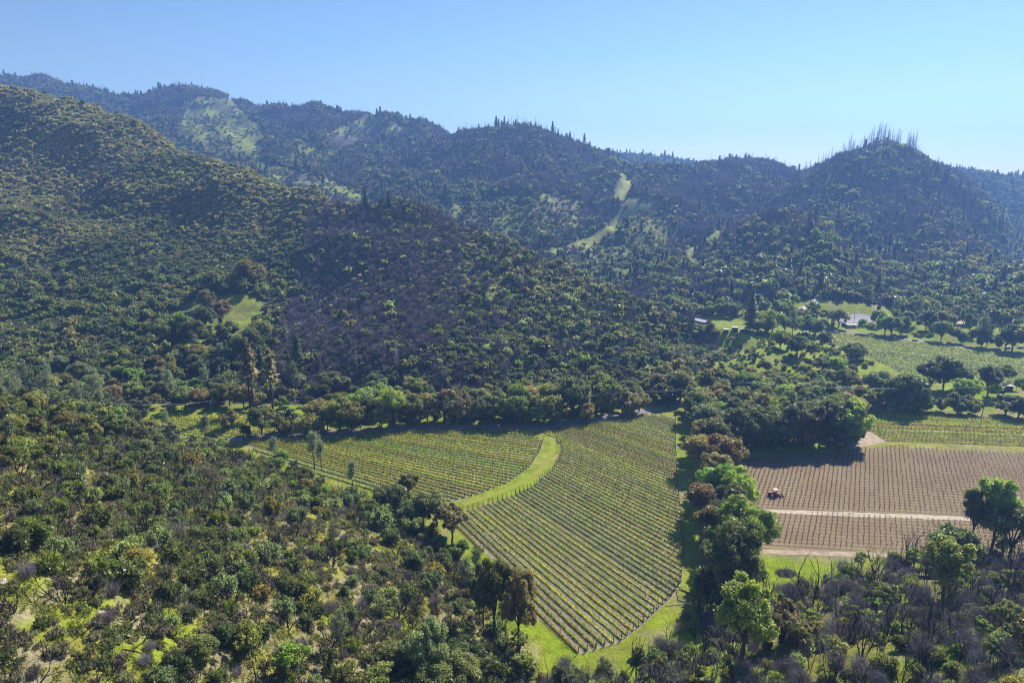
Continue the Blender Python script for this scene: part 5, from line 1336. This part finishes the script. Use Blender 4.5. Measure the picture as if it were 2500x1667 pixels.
def emit():
    by = {}
    for kind, L in REC.items():
        for q in L: q['kind'] = kind; by.setdefault(NAMES[kind][0], []).append(q)
    for nm, L in by.items():
        P_ = np.array([q['p'] for q in L]); px, py = project(P_ + np.array([0, 0, 1.5]))
        d = np.linalg.norm(P_ - np.array([0, 0, CAMH]), axis=1)
        hh = np.array([q['s'][2] * KH[q['kind']] for q in L])
        app = hh / d * np.where((px > -25) & (px < 2525) & (py < 1690) & visible(P_[:, 0], P_[:, 1], P_[:, 2], hh * .7), 1, .001)
        order = np.argsort(-app); big = np.percentile(hh, 66); small = np.percentile(hh, 30)
        keep = [i for i in order[:295] if app[i] > .0015 or hh[i] > 12 and app[i] > .001]
        left = [i for i in order if i not in set(keep)]
        for i in keep:
            q = L[i]; w, l = KIND[q['kind']][q['var']]
            sz = 'big' if hh[i] > big else 'small' if hh[i] < small else ''
            words_ = ' '.join([x for x in (sz if len((q['desc'] + q['ctx'] + nm.replace('_', ' ')).split()) < 8 else '', q['desc'].strip(), NAMES[q['kind']][0].replace('_', ' '), q['ctx']) if x])
            rot = (q['tilt'][0], q['tilt'][1], q['rz'])
            if nm in ('burnt_shrub', 'burnt_sapling', 'dead_shrub', 'dead_conifer'):
                t = link(nm, w, loc=q['p'], rot=rot, scale=q['s'])
            elif nm in ('chaparral_shrub', 'pale_shrub'):
                t = link(nm, l, loc=q['p'], rot=rot, scale=q['s']); t.color = (*q['col'], 1)
                link('stem', w, t)
            else:
                t = link(nm, None, loc=q['p'], rot=rot, scale=q['s'])
                link('trunk', w, t); c = link('crown', l, t)
                c.color = (*(q['col'] or GREENS['olive']), 1)
            words_ = ' '.join(words_.split()[:8])
            tag(t, placed(words_, q['p'] + np.array([0, 0, hh[i] * .5])), NAMES[q['kind']][1], q['group'])
        COUNTS[nm] = (len(keep), len(left))
        left = [i for i in left if -150 < px[i] < 2650 and py[i] < 1800]
        groups = {}
        for i in left: groups.setdefault(L[i]['kind'], []).append(i)
        for kd, ii in groups.items():
            pr = []
            for v, (w, l) in enumerate(KIND[kd]):
                me = w if l is None else l
                cols_ = [list(GREENS.values())[(v * 2 + q_) % 5] for q_ in range(2)] if l is not None else [(1, 1, 1)]
                for c in cols_:
                    if l is not None:
                        me = l.copy(); me.materials[0] = M_FAR[l.materials[0]]
                        a = me.attributes.new('basecol', 'FLOAT_COLOR', 'FACE'); a.data.foreach_set('color', np.tile(np.array([*[LEAFK * q_ for q_ in c], 1], np.float32), len(me.polygons)))
                    pr.append(bpy.data.objects.new('%s_copy_%02d' % (kd, len(pr)), me))
            scatter('smaller_' + {'burnt': 'burnt_brush', 'sapling': 'burnt_saplings', 'greybrush': 'dead_brush', 'shrub': 'brush'}.get(kd, kd + '_woods'), pr, np.array([L[i]['p'] for i in ii]), np.array([L[i]['rz'] for i in ii]), np.array([L[i]['s'] for i in ii]), 'the smaller %s plants behind the nearest ones' % kd.replace('_', ' '))
emit()
print('COUNTS', COUNTS)

# ------------------------------------------------------------------ made things
def bm_box(bm, c, s, rot=0.0, bev=0.0):
    r = bmesh.ops.create_cube(bm, size=1.0)
    vs = r['verts']
    for v in vs: v.co = Vector((v.co.x * s[0], v.co.y * s[1], v.co.z * s[2]))
    if bev:
        es = list({e for v in vs for e in v.link_edges}); q = bmesh.ops.bevel(bm, geom=es, offset=bev, segments=2, affect='EDGES'); vs = list({v for f in q['faces'] for v in f.verts} | {v for v in vs if v.is_valid})
    ca, sa = math.cos(rot), math.sin(rot)
    for v in vs:
        x, y, z = v.co; v.co = Vector((x * ca - y * sa + c[0], x * sa + y * ca + c[1], z + c[2]))
def bm_cyl(bm, a, b, r0, r1=None, k=12):
    a, b = Vector(a), Vector(b); d = b - a
    q = bmesh.ops.create_cone(bm, cap_ends=True, segments=k, radius1=r0, radius2=r0 if r1 is None else r1, depth=d.length)
    m = d.to_track_quat('Z', 'Y').to_matrix().to_4x4(); m.translation = (a + b) / 2
    bmesh.ops.transform(bm, matrix=m, verts=q['verts'])
def part(name, m, parent, fn, smooth_=False, loc=(0, 0, 0), rot=(0, 0, 0)):
    bm = bmesh.new(); fn(bm)
    me = bpy.data.meshes.new(name); bm.to_mesh(me); bm.free(); me.materials.append(m)
    if smooth_: me.polygons.foreach_set('use_smooth', np.ones(len(me.polygons), bool))
    return link(name, me, parent, loc, rot)
def thing(name, loc, rz, label, cat, group=None):
    return tag(link(name, None, loc=loc, rot=(0, 0, rz)), label, cat, group)
def paint(n, c, r=.45, v=.12): return plain(n, c, r, v, 1.2, spec=.45)

# tractor at work, heading along the rows away from the dirt yard
def tractor():
    p = at_z(1889, 1211)
    t = thing('tractor', (p[0], p[1], .03), BANG + math.pi, 'small orange tractor with a pale sun canopy working the brown field', 'tractor')
    red = paint('orange red paint', (.42, .085, .04)); dark = plain('tyre rubber', (.02, .02, .02), .9, .3, 5); cream = paint('pale canopy', (.72, .56, .46)); met = plain('dark steel', (.06, .055, .05), .6, .3, 4)
    part('hood', red, t, lambda bm: (bm_box(bm, (.95, 0, 1.12), (1.5, .68, .62), 0, .08), bm_box(bm, (1.72, 0, 1.05), (.08, .6, .5), 0, .02)))
    part('chassis', met, t, lambda bm: (bm_box(bm, (.5, 0, .72), (2.4, .42, .32), 0, .03), bm_cyl(bm, (1.35, -.62, .45), (1.35, .62, .45), .06), bm_cyl(bm, (-.55, -.65, .68), (-.55, .65, .68), .08)))
    for x, r, w in ((-.55, .68, .42), (1.35, .44, .26)):
        for sgn in (-1, 1):
            y = sgn * (.68 if r > .5 else .6)
            wh = link('wheel', None, t, loc=(x, y, r))
            def tyre(bm, r=r, w=w):
                bm_cyl(bm, (0, -w / 2, 0), (0, w / 2, 0), r, k=20)
                for q in range(20):
                    a = q / 20 * 6.283; bm_box(bm, (math.cos(a) * r, 0, math.sin(a) * r), (.07, w * .95, .07))
            part('tyre', dark, wh, tyre)
            part('rim', red, wh, lambda bm, r=r, w=w: bm_cyl(bm, (0, -w / 2 - .02, 0), (0, w / 2 + .02, 0), r * .5, k=14))
    for sgn in (-1, 1): part('fender', red, t, lambda bm, s=sgn: (bm_box(bm, (-.5, s * .68, 1.42), (1.0, .42, .06), 0, .02), bm_box(bm, (-.98, s * .68, 1.22), (.06, .42, .4), 0, .02)))
    part('seat', dark, t, lambda bm: (bm_box(bm, (-.45, 0, 1.22), (.45, .48, .14), 0, .04), bm_box(bm, (-.68, 0, 1.5), (.1, .46, .5), 0, .04)))
    part('steering_wheel', dark, t, lambda bm: (bm_cyl(bm, (.22, 0, 1.3), (.05, 0, 1.62), .025), bm_cyl(bm, (.05, 0, 1.6), (.03, 0, 1.63), .2, k=14)))
    for x in (-.85, .2):
        for sgn in (-1, 1): part('canopy_post', met, t, lambda bm, x=x, s=sgn: bm_cyl(bm, (x, s * .52, 1.2), (x, s * .52, 2.42), .03, k=8))
    part('canopy', cream, t, lambda bm: (bm_box(bm, (-.35, 0, 2.46), (1.5, 1.25, .09), 0, .03), bm_box(bm, (-1.08, 0, 2.38), (.06, 1.2, .14), 0, .02)))
    part('exhaust_pipe', met, t, lambda bm: bm_cyl(bm, (1.1, .18, 1.4), (1.1, .18, 1.95), .035, k=8))
    h = p + np.array([math.cos(BANG) * 2.3, math.sin(BANG) * 2.3, 0])
    d = thing('disc_harrow', (h[0], h[1], .03), BANG + math.pi, 'low dark disc harrow drawn behind the orange tractor', 'harrow')
    part('frame', met, d, lambda bm: (bm_box(bm, (.3, 0, .6), (1.6, .1, .1)), bm_box(bm, (0, .55, .6), (1.3, .08, .1)), bm_box(bm, (0, -.55, .6), (1.3, .08, .1)), bm_box(bm, (.5, 0, .62), (.1, 1.5, .1)), bm_box(bm, (-.5, 0, .62), (.1, 1.5, .1))))
    for x in (.45, -.45):
        def gang(bm, x=x):
            for q in range(8): bm_cyl(bm, (x, -.8 + q * .228, .3), (x + .05, -.79 + q * .228, .3), .3, .27, 14)
            bm_cyl(bm, (x, -.85, .3), (x, .85, .3), .03, k=6)
        part('disc_gang', met, d, gang)
tractor()

# utility poles and the lines they carry
POLE_M = plain('creosoted pole', (.075, .058, .045), .9, .3, 3); WIRE_M = plain('aluminium wire', (.35, .35, .36), .5, .1, 2, metal=.3); GLASSY = paint('grey porcelain', (.5, .5, .48), .3)
POLES = []
def pole(px, py, hpx, label, lean=0.0, arm=True, can=False, z=None):
    p = ground_hit(px, py) if z is None else at_z(px, py, z)
    d = np.linalg.norm(p - np.array([0, 0, CAMH])); h = hpx * d / FPX / .95
    t = thing('utility_pole', p, random.uniform(-.3, .3), label, 'utility pole', 'utility poles of the valley')
    t.rotation_euler = (0, lean, random.uniform(.1, .5))
    part('pole', POLE_M, t, lambda bm: bm_cyl(bm, (0, 0, -.6), (0, 0, h), .17, .11, 10), True)
    if arm:
        a = part('crossarm', POLE_M, t, lambda bm: bm_box(bm, (.14, 0, h - .45), (.1, 2.4, .12)))
        for y in (-1.05, -.4, .4, 1.05): part('insulator', GLASSY, a, lambda bm, y=y: bm_cyl(bm, (.14, y, h - .39), (.14, y, h - .18), .05, .03, 8))
    if can: part('transformer', plain('grey transformer', (.25, .25, .25), .5), t, lambda bm: bm_cyl(bm, (-.4, 0, h - 2.2), (-.4, 0, h - 1.2), .28, k=14))
    POLES.append((p + np.array([math.sin(lean) * h, 0, h * math.cos(lean) - .2])))
pole(260, 1040, 50, 'thin utility pole among trees behind the near slope')
pole(517, 1022, 40, 'utility pole in the small block across the road')
pole(1084, 1046, 66, 'dark utility pole beside the road at the left block')
pole(1498, 1022, 62, 'utility pole with a transformer beside the grey road', can=True)
pole(1807, 995, 60, 'utility pole with pale insulators rising from the grove', z=0)
pole(2396, 1019, 62, 'leaning utility pole at the green field edge', .07, z=0)
pole(2084, 793, 27, 'lone utility pole before the grey gravel lot', arm=False)
for i in range(5):
    a, b = POLES[i], POLES[i + 1]
    for j, o_ in enumerate((-.9, .9)):
        L = [];
        for q in range(25):
            t_ = q / 24; c = a * (1 - t_) + b * t_; c = c + np.array([0, 0, -4 * .018 * np.linalg.norm(b - a) * t_ * (1 - t_)]); d_ = (b - a)[:2] / np.linalg.norm((b - a)[:2]); L.append(c + np.array([-d_[1] * o_, d_[0] * o_, 0]))
        V, F = tubes([(L[q], L[q + 1], .022, .022) for q in range(24)], 4)
        names_ = ['behind the near slope', 'over the small vineyard block', 'over the roadside oaks', 'from the road to the grove', 'from the grove to the leaning pole']
        tag(link('power_line', mk('power_line', V, F, [WIRE_M])), 'thin %s power line sagging %s' % (('nearer', 'farther')[j], names_[i]), 'power line', 'power lines of the valley')

# buildings and sheds of the valley
WHITE = paint('weathered white metal', (.62, .62, .6), .5); GALV = plain('galvanised roofing', (.62, .62, .64), .4, .12, .6); DGREEN = paint('dark green paint', (.018, .05, .045), .6); DWALL = plain('dark weathered boards', (.09, .075, .06), .85, .3, 2)
def barn():
    a = at_z(1676, 797, 0); b = at_z(1723, 806, 0); d = (b - a)[:2]; L = np.hypot(*d); ang = math.atan2(d[1], d[0]); c = (a + b) / 2
    ang -= .12; L = max(L, 13)
    t = thing('barn', (c[0], c[1], float(height(c[0], c[1]))), ang, 'long barn with a ribbed pale metal roof beyond the dark hill foot', 'barn')
    W_ = 6.5
    part('wall', DWALL, t, lambda bm: bm_box(bm, (0, 2.2, 1.5), (L, W_ - .6, 3.0)))
    for sgn in (-1, 1):
        r = part('roof', GALV, t, lambda bm, s=sgn: bm_box(bm, (0, 0, 0), (L + 1.0, W_ * .62, .08)), loc=(0, 2.2 + sgn * W_ * .27, 3.45), rot=(-sgn * .2, 0, 0))
        n = 15
        for q in range(n): part('roof_rib', plain('dark roof rib', (.16, .16, .17), .6) if q == 0 and sgn == -1 else bpy.data.materials['dark roof rib'], r, lambda bm, q=q: bm_box(bm, (-L / 2 + (q + .5) * L / n, 0, .075), (.28, W_ * .6, .07)))  # dark stripes of the roof panels, the ribs' own colour
    part('door', DGREEN, t, lambda bm: bm_box(bm, (L * .2, 2.2 - (W_ - .6) / 2 - .04, 1.2), (2.4, .08, 2.4)))
barn()
def shed(px, py, w, h, dp, label, wall, roof, rz=0.0, over=.15, z=None, door=True, slope=.0):
    p = ground_hit(px, py) if z is None else at_z(px, py, z)
    t = thing('shed', p, rz, label, 'shed', None)
    part('wall', wall, t, lambda bm: bm_box(bm, (0, dp / 2, h / 2 - .15), (w, dp, h + .3)))
    part('roof', roof, t, lambda bm: bm_box(bm, (0, 0, 0), (w + 2 * over, dp + 2 * over, .14)), loc=(0, dp / 2, h + .1 + slope * dp / 2), rot=(slope, 0, 0))
    if door: part('door', DWALL, t, lambda bm: bm_box(bm, (w * .18, -.03, h * .4), (min(1.0, w * .3), .06, h * .8)))
shed(1773, 815, 2.6, 2.3, 2.4, 'small dark green shed with a pale roof, nearest the barn', DGREEN, WHITE, -.1)
shed(1795, 811, 3.2, 2.6, 2.6, 'middle dark green shed between two others above the hillock', DGREEN, WHITE, -.1)
shed(1818, 814, 4.4, 2.4, 2.8, 'widest dark green shed, beside the tall dark fir trees', DGREEN, WHITE, -.1)
shed(1467, 702, 3.4, 1.8, 3.0, 'tiny white-roofed hut high on the spur shoulder', DWALL, WHITE, .2)
shed(2080, 800, 6.5, 1.9, 3.0, 'low white flat-roofed shed beside the gravel lot', WHITE, WHITE, -.1)
shed(2034, 796, 1.8, 2.2, 1.6, 'tiny dark shed under an oak by the gravel lot', DWALL, DWALL, 0)
shed(2463, 955, 3.4, 2.6, 3.0, 'brown board shed with a tilted roof by the container', DWALL, plain('old tin roof', (.3, .25, .2), .6), -.1, .3, 0, True, .15)
def container():
    p = at_z(2437, 958, 0); t = thing('shipping_container', (p[0], p[1], .0), -.12, 'dark blue green shipping container among bushes near the field edge', 'container')
    m = paint('dark teal container paint', (.02, .05, .065), .5)
    part('body', m, t, lambda bm: bm_box(bm, (0, 1.2, 1.3), (6.0, 2.4, 2.5)))
    for q in range(18): part('corrugation', m, t, lambda bm, q=q: bm_box(bm, (-2.85 + q * .335, -.04, 1.3), (.15, .08, 2.3)))
    for sgn in (-1, 1): part('end_frame', m, t, lambda bm, s=sgn: bm_box(bm, (s * 2.98, 1.2, 1.3), (.12, 2.5, 2.62)))
container()
def awning():
    p = at_z(2481, 955, 0); t = thing('awning', (p[0], p[1], 0), -.1, 'yellow orange canopy on posts beside the brown shed', 'canopy')
    part('canopy_sheet', paint('yellow tarpaulin', (.55, .36, .06), .7), t, lambda bm: bm_box(bm, (0, 1.4, 2.75), (3.6, 3.0, .12), 0, .03))
    for x in (-1.6, 1.6):
        for y in (.1, 2.7): part('post', M_POST, t, lambda bm, x=x, y=y: bm_box(bm, (x, y, 1.35), (.12, .12, 2.75)))
awning()
def car(px, py, rz, label, col):
    p = ground_hit(px, py); t = thing('parked_car', p, rz, label, 'car', 'vehicles parked by the far road')
    m = paint('car paint ' + label[:5], col, .3); gl = plain('dark glass', (.02, .025, .03), .15, .1, 1, spec=.6); rb = plain('tyre', (.02, .02, .02), .9)
    part('body', m, t, lambda bm: (bm_box(bm, (0, 0, .62), (4.5, 1.8, .62), 0, .12), bm_box(bm, (-.2, 0, 1.18), (2.5, 1.6, .56), 0, .16)))
    part('window', gl, t, lambda bm: bm_box(bm, (-.2, 0, 1.17), (2.2, 1.63, .34), 0, .03)); part('windscreen', gl, t, lambda bm: bm_box(bm, (1.0, 0, 1.15), (.16, 1.4, .36), 0, .03))
    for x in (-1.4, 1.4):
        for y in (-.85, .85): part('wheel', rb, t, lambda bm, x=x, y=y: bm_cyl(bm, (x, y - .1, .33), (x, y + .1, .33), .33, k=14))
car(2460, 851, .4, 'white car parked in tree shade beside the far road', (.75, .75, .75))
car(2492, 850, .2, 'silver car parked beyond the white car by the road', (.5, .5, .52))
# three pale valve boxes on the vineyard headland
for px, py, w_ in ((1364, 1081, 'where the grass lane meets the road'), (1323, 1171, 'halfway along the curved grass lane'), (1078, 1256, 'under the oaks where the grass lane ends')):
    p = at_z(px, py); t = thing('valve_box', (p[0], p[1], .02), .3, 'pale blue valve box ' + w_, 'valve box', 'valve boxes of the vineyard')
    part('tank', paint('pale blue plastic', (.38, .46, .56), .5), t, lambda bm: (bm_cyl(bm, (0, 0, 0), (0, 0, .95), .38, .36, 14), bm_cyl(bm, (0, 0, .95), (0, 0, 1.08), .36, .2, 14)), True)
    part('valve_pipe', M_STEEL, t, lambda bm: (bm_cyl(bm, (.45, 0, 0), (.45, 0, 1.1), .06), bm_cyl(bm, (.45, 0, .9), (0, 0, .9), .05)))
# brush pile in the clearing
def brush_pile():
    p = at_z(1919, 1400); r = np.random.default_rng(5); t = thing('brush_pile', (p[0], p[1], 0), 0, 'heap of dead grey branches on grass below the brown field', 'brush pile')
    for nm, m, n in (('branch', M_TWIG, 150), ('charred_branch', M_CHAR, 110)):
        segs = []
        for i in range(n):
            a = r.uniform(0, 6.28); q = r.random() ** .6; c = np.array([math.cos(a) * 2.9 * q, math.sin(a) * 1.8 * q, (1 - q) * 1.5 * r.random() + .12]); d = norm(np.array([r.normal(), r.normal() * .7, r.normal() * .28])); L = r.uniform(.7, 1.9)
            segs += bend_tube(c - d * L / 2, c + d * L / 2, r.uniform(.03, .08), .02, 2, .06, r)
        V, F = tubes(segs, 4); o = link(nm, mk(nm, V, F, [m]), t); o['kind'] = 'stuff'
brush_pile()
# felled, charred logs and pale rocks lying on the near slope
def log_mesh(k):
    r = np.random.default_rng(700 + k); segs = bend_tube((-2.2, 0, .12), (2.2, r.normal() * .2, .14), .15, .07, 5, .012, r)
    for q in range(4):
        x = r.uniform(-1.4, 1.8); segs += bend_tube((x, 0, .15), (x + r.uniform(.2, .6), r.normal() * .6, .3 + r.random() * .4), .05, .02, 2, .05, r)
    V, F = tubes(segs, 6); return mk('fallen_log', V, F, [M_CHAR], smooth_=True)
logs = [log_mesh(k) for k in range(3)]
for i, (px, py, a) in enumerate([(385, 1170, -.5), (505, 1240, -.4), (905, 1515, -.6), (765, 1430, -.5), (640, 1235, -.6), (250, 1300, .3), (560, 1330, -.7), (850, 1455, -.4), (330, 1600, .2), (700, 1390, -.8), (450, 1190, -.3)]):
    p = ground_hit(px, py); e = .6; sl_ = math.atan2(float(height(p[0] + e, p[1])) - float(height(p[0] - e, p[1])), 2 * e)
    t = link('fallen_log', logs[i % 3], loc=p + np.array([0, 0, .1]), rot=(0, -sl_ * math.cos(a), a), scale=(random.uniform(.8, 1.3),) * 3)
    tag(t, placed('charred fallen log on the grassy near slope', p), 'log', 'fallen logs on the near slope')
ROCK = plain('pale sandstone', (.42, .34, .27), .95, .25, 1.5, bump=.1)
def rock_mesh(k):
    bm = bmesh.new(); bmesh.ops.create_icosphere(bm, subdivisions=3, radius=1)
    r = np.random.default_rng(k)
    pl = norm(r.normal(size=(7, 3)))
    for v in bm.verts:
        c = np.array(v.co); 
        for q in pl: c -= q * max(0, c @ q - .62)
        v.co = Vector(c * np.array([1.0, .75, .55])) + Vector((r.normal(), r.normal(), r.normal())) * .02
    me = bpy.data.meshes.new('rock'); bm.to_mesh(me); bm.free(); me.materials.append(ROCK); return me
rocks = [rock_mesh(k) for k in range(4)]
for i, (px, py, s_) in enumerate([(248, 1500, 1.0), (268, 1508, .8), (310, 1505, .7), (332, 1512, .6), (258, 1516, .6), (460, 1412, .9), (580, 1498, 1.0), (592, 1490, .6), (500, 1360, .7), (233, 1328, .7), (12, 1105, 1.2), (6, 1425, .9), (332, 1298, .5), (585, 1505, .5)]):
    p = ground_hit(px, py); t = link('rock', rocks[i % 4], loc=p + np.array([0, 0, s_ * .12]), rot=(random.uniform(-.3, .3), random.uniform(-.3, .3), random.uniform(0, 6)), scale=(s_,) * 3)
    tag(t, placed('pale sandstone rock showing through the near slope grass', p), 'rock', 'rocks on the near slope')
# old stakes where the slope meets the near vineyard
for px, py, h_, w_ in ((1173, 1492, 2.0, 'by the two tall trees'), (1167, 1440, 1.6, 'beside the grass bank'), (1211, 1523, 1.7, 'behind the tall olive tree'), (700, 1245, 1.9, 'on the near slope, leftmost of a pair'), (712, 1240, 2.0, 'on the near slope, rightmost of a pair')):
    p = ground_hit(px, py); t = link('fence_post', None, loc=p, rot=(random.gauss(0, .05), random.gauss(0, .05), 0)); tag(t, 'rusty brown post standing ' + w_, 'post', 'old fence posts')
    q = part('post', M_STEEL, t, lambda bm: bm_cyl(bm, (0, 0, -.3), (0, 0, h_), .09, .08, 8)); part('post_cap', M_STEEL, t, lambda bm: bm_cyl(bm, (0, 0, h_), (0, 0, h_ + .06), .11, .05, 8))
def haze():
    m = bpy.data.materials.new('haze'); m.use_nodes = True; nt = m.node_tree
    nt.nodes.remove(nt.nodes['Principled BSDF'])
    v = nt.nodes.new('ShaderNodeVolumePrincipled'); v.inputs['Density'].default_value = HAZE_DENSITY
    v.inputs['Color'].default_value = (*HAZE_COLOR, 1); v.inputs['Anisotropy'].default_value = HAZE_ANISO
    nt.links.new(v.outputs[0], nt.nodes['Material Output'].inputs['Volume'])
    top = float(GZ.max()) + 45
    x0, x1, y0, y1, z0 = -4600, 4600, -600, 4200, float(GZ.min()) - 1.0
    V = [(x0, y0, z0), (x1, y0, z0), (x1, y1, z0), (x0, y1, z0), (x0, y0, top), (x1, y0, top), (x1, y1, top), (x0, y1, top)]
    me = bpy.data.meshes.new('haze')
    me.from_pydata(V, [], [(0, 3, 2, 1), (4, 5, 6, 7), (0, 1, 5, 4), (1, 2, 6, 5), (2, 3, 7, 6), (3, 0, 4, 7)]); me.materials.append(m)
    o = link('haze', me); o['kind'] = 'stuff'; o['label'] = 'pale blue haze over the valley and hills'
haze()
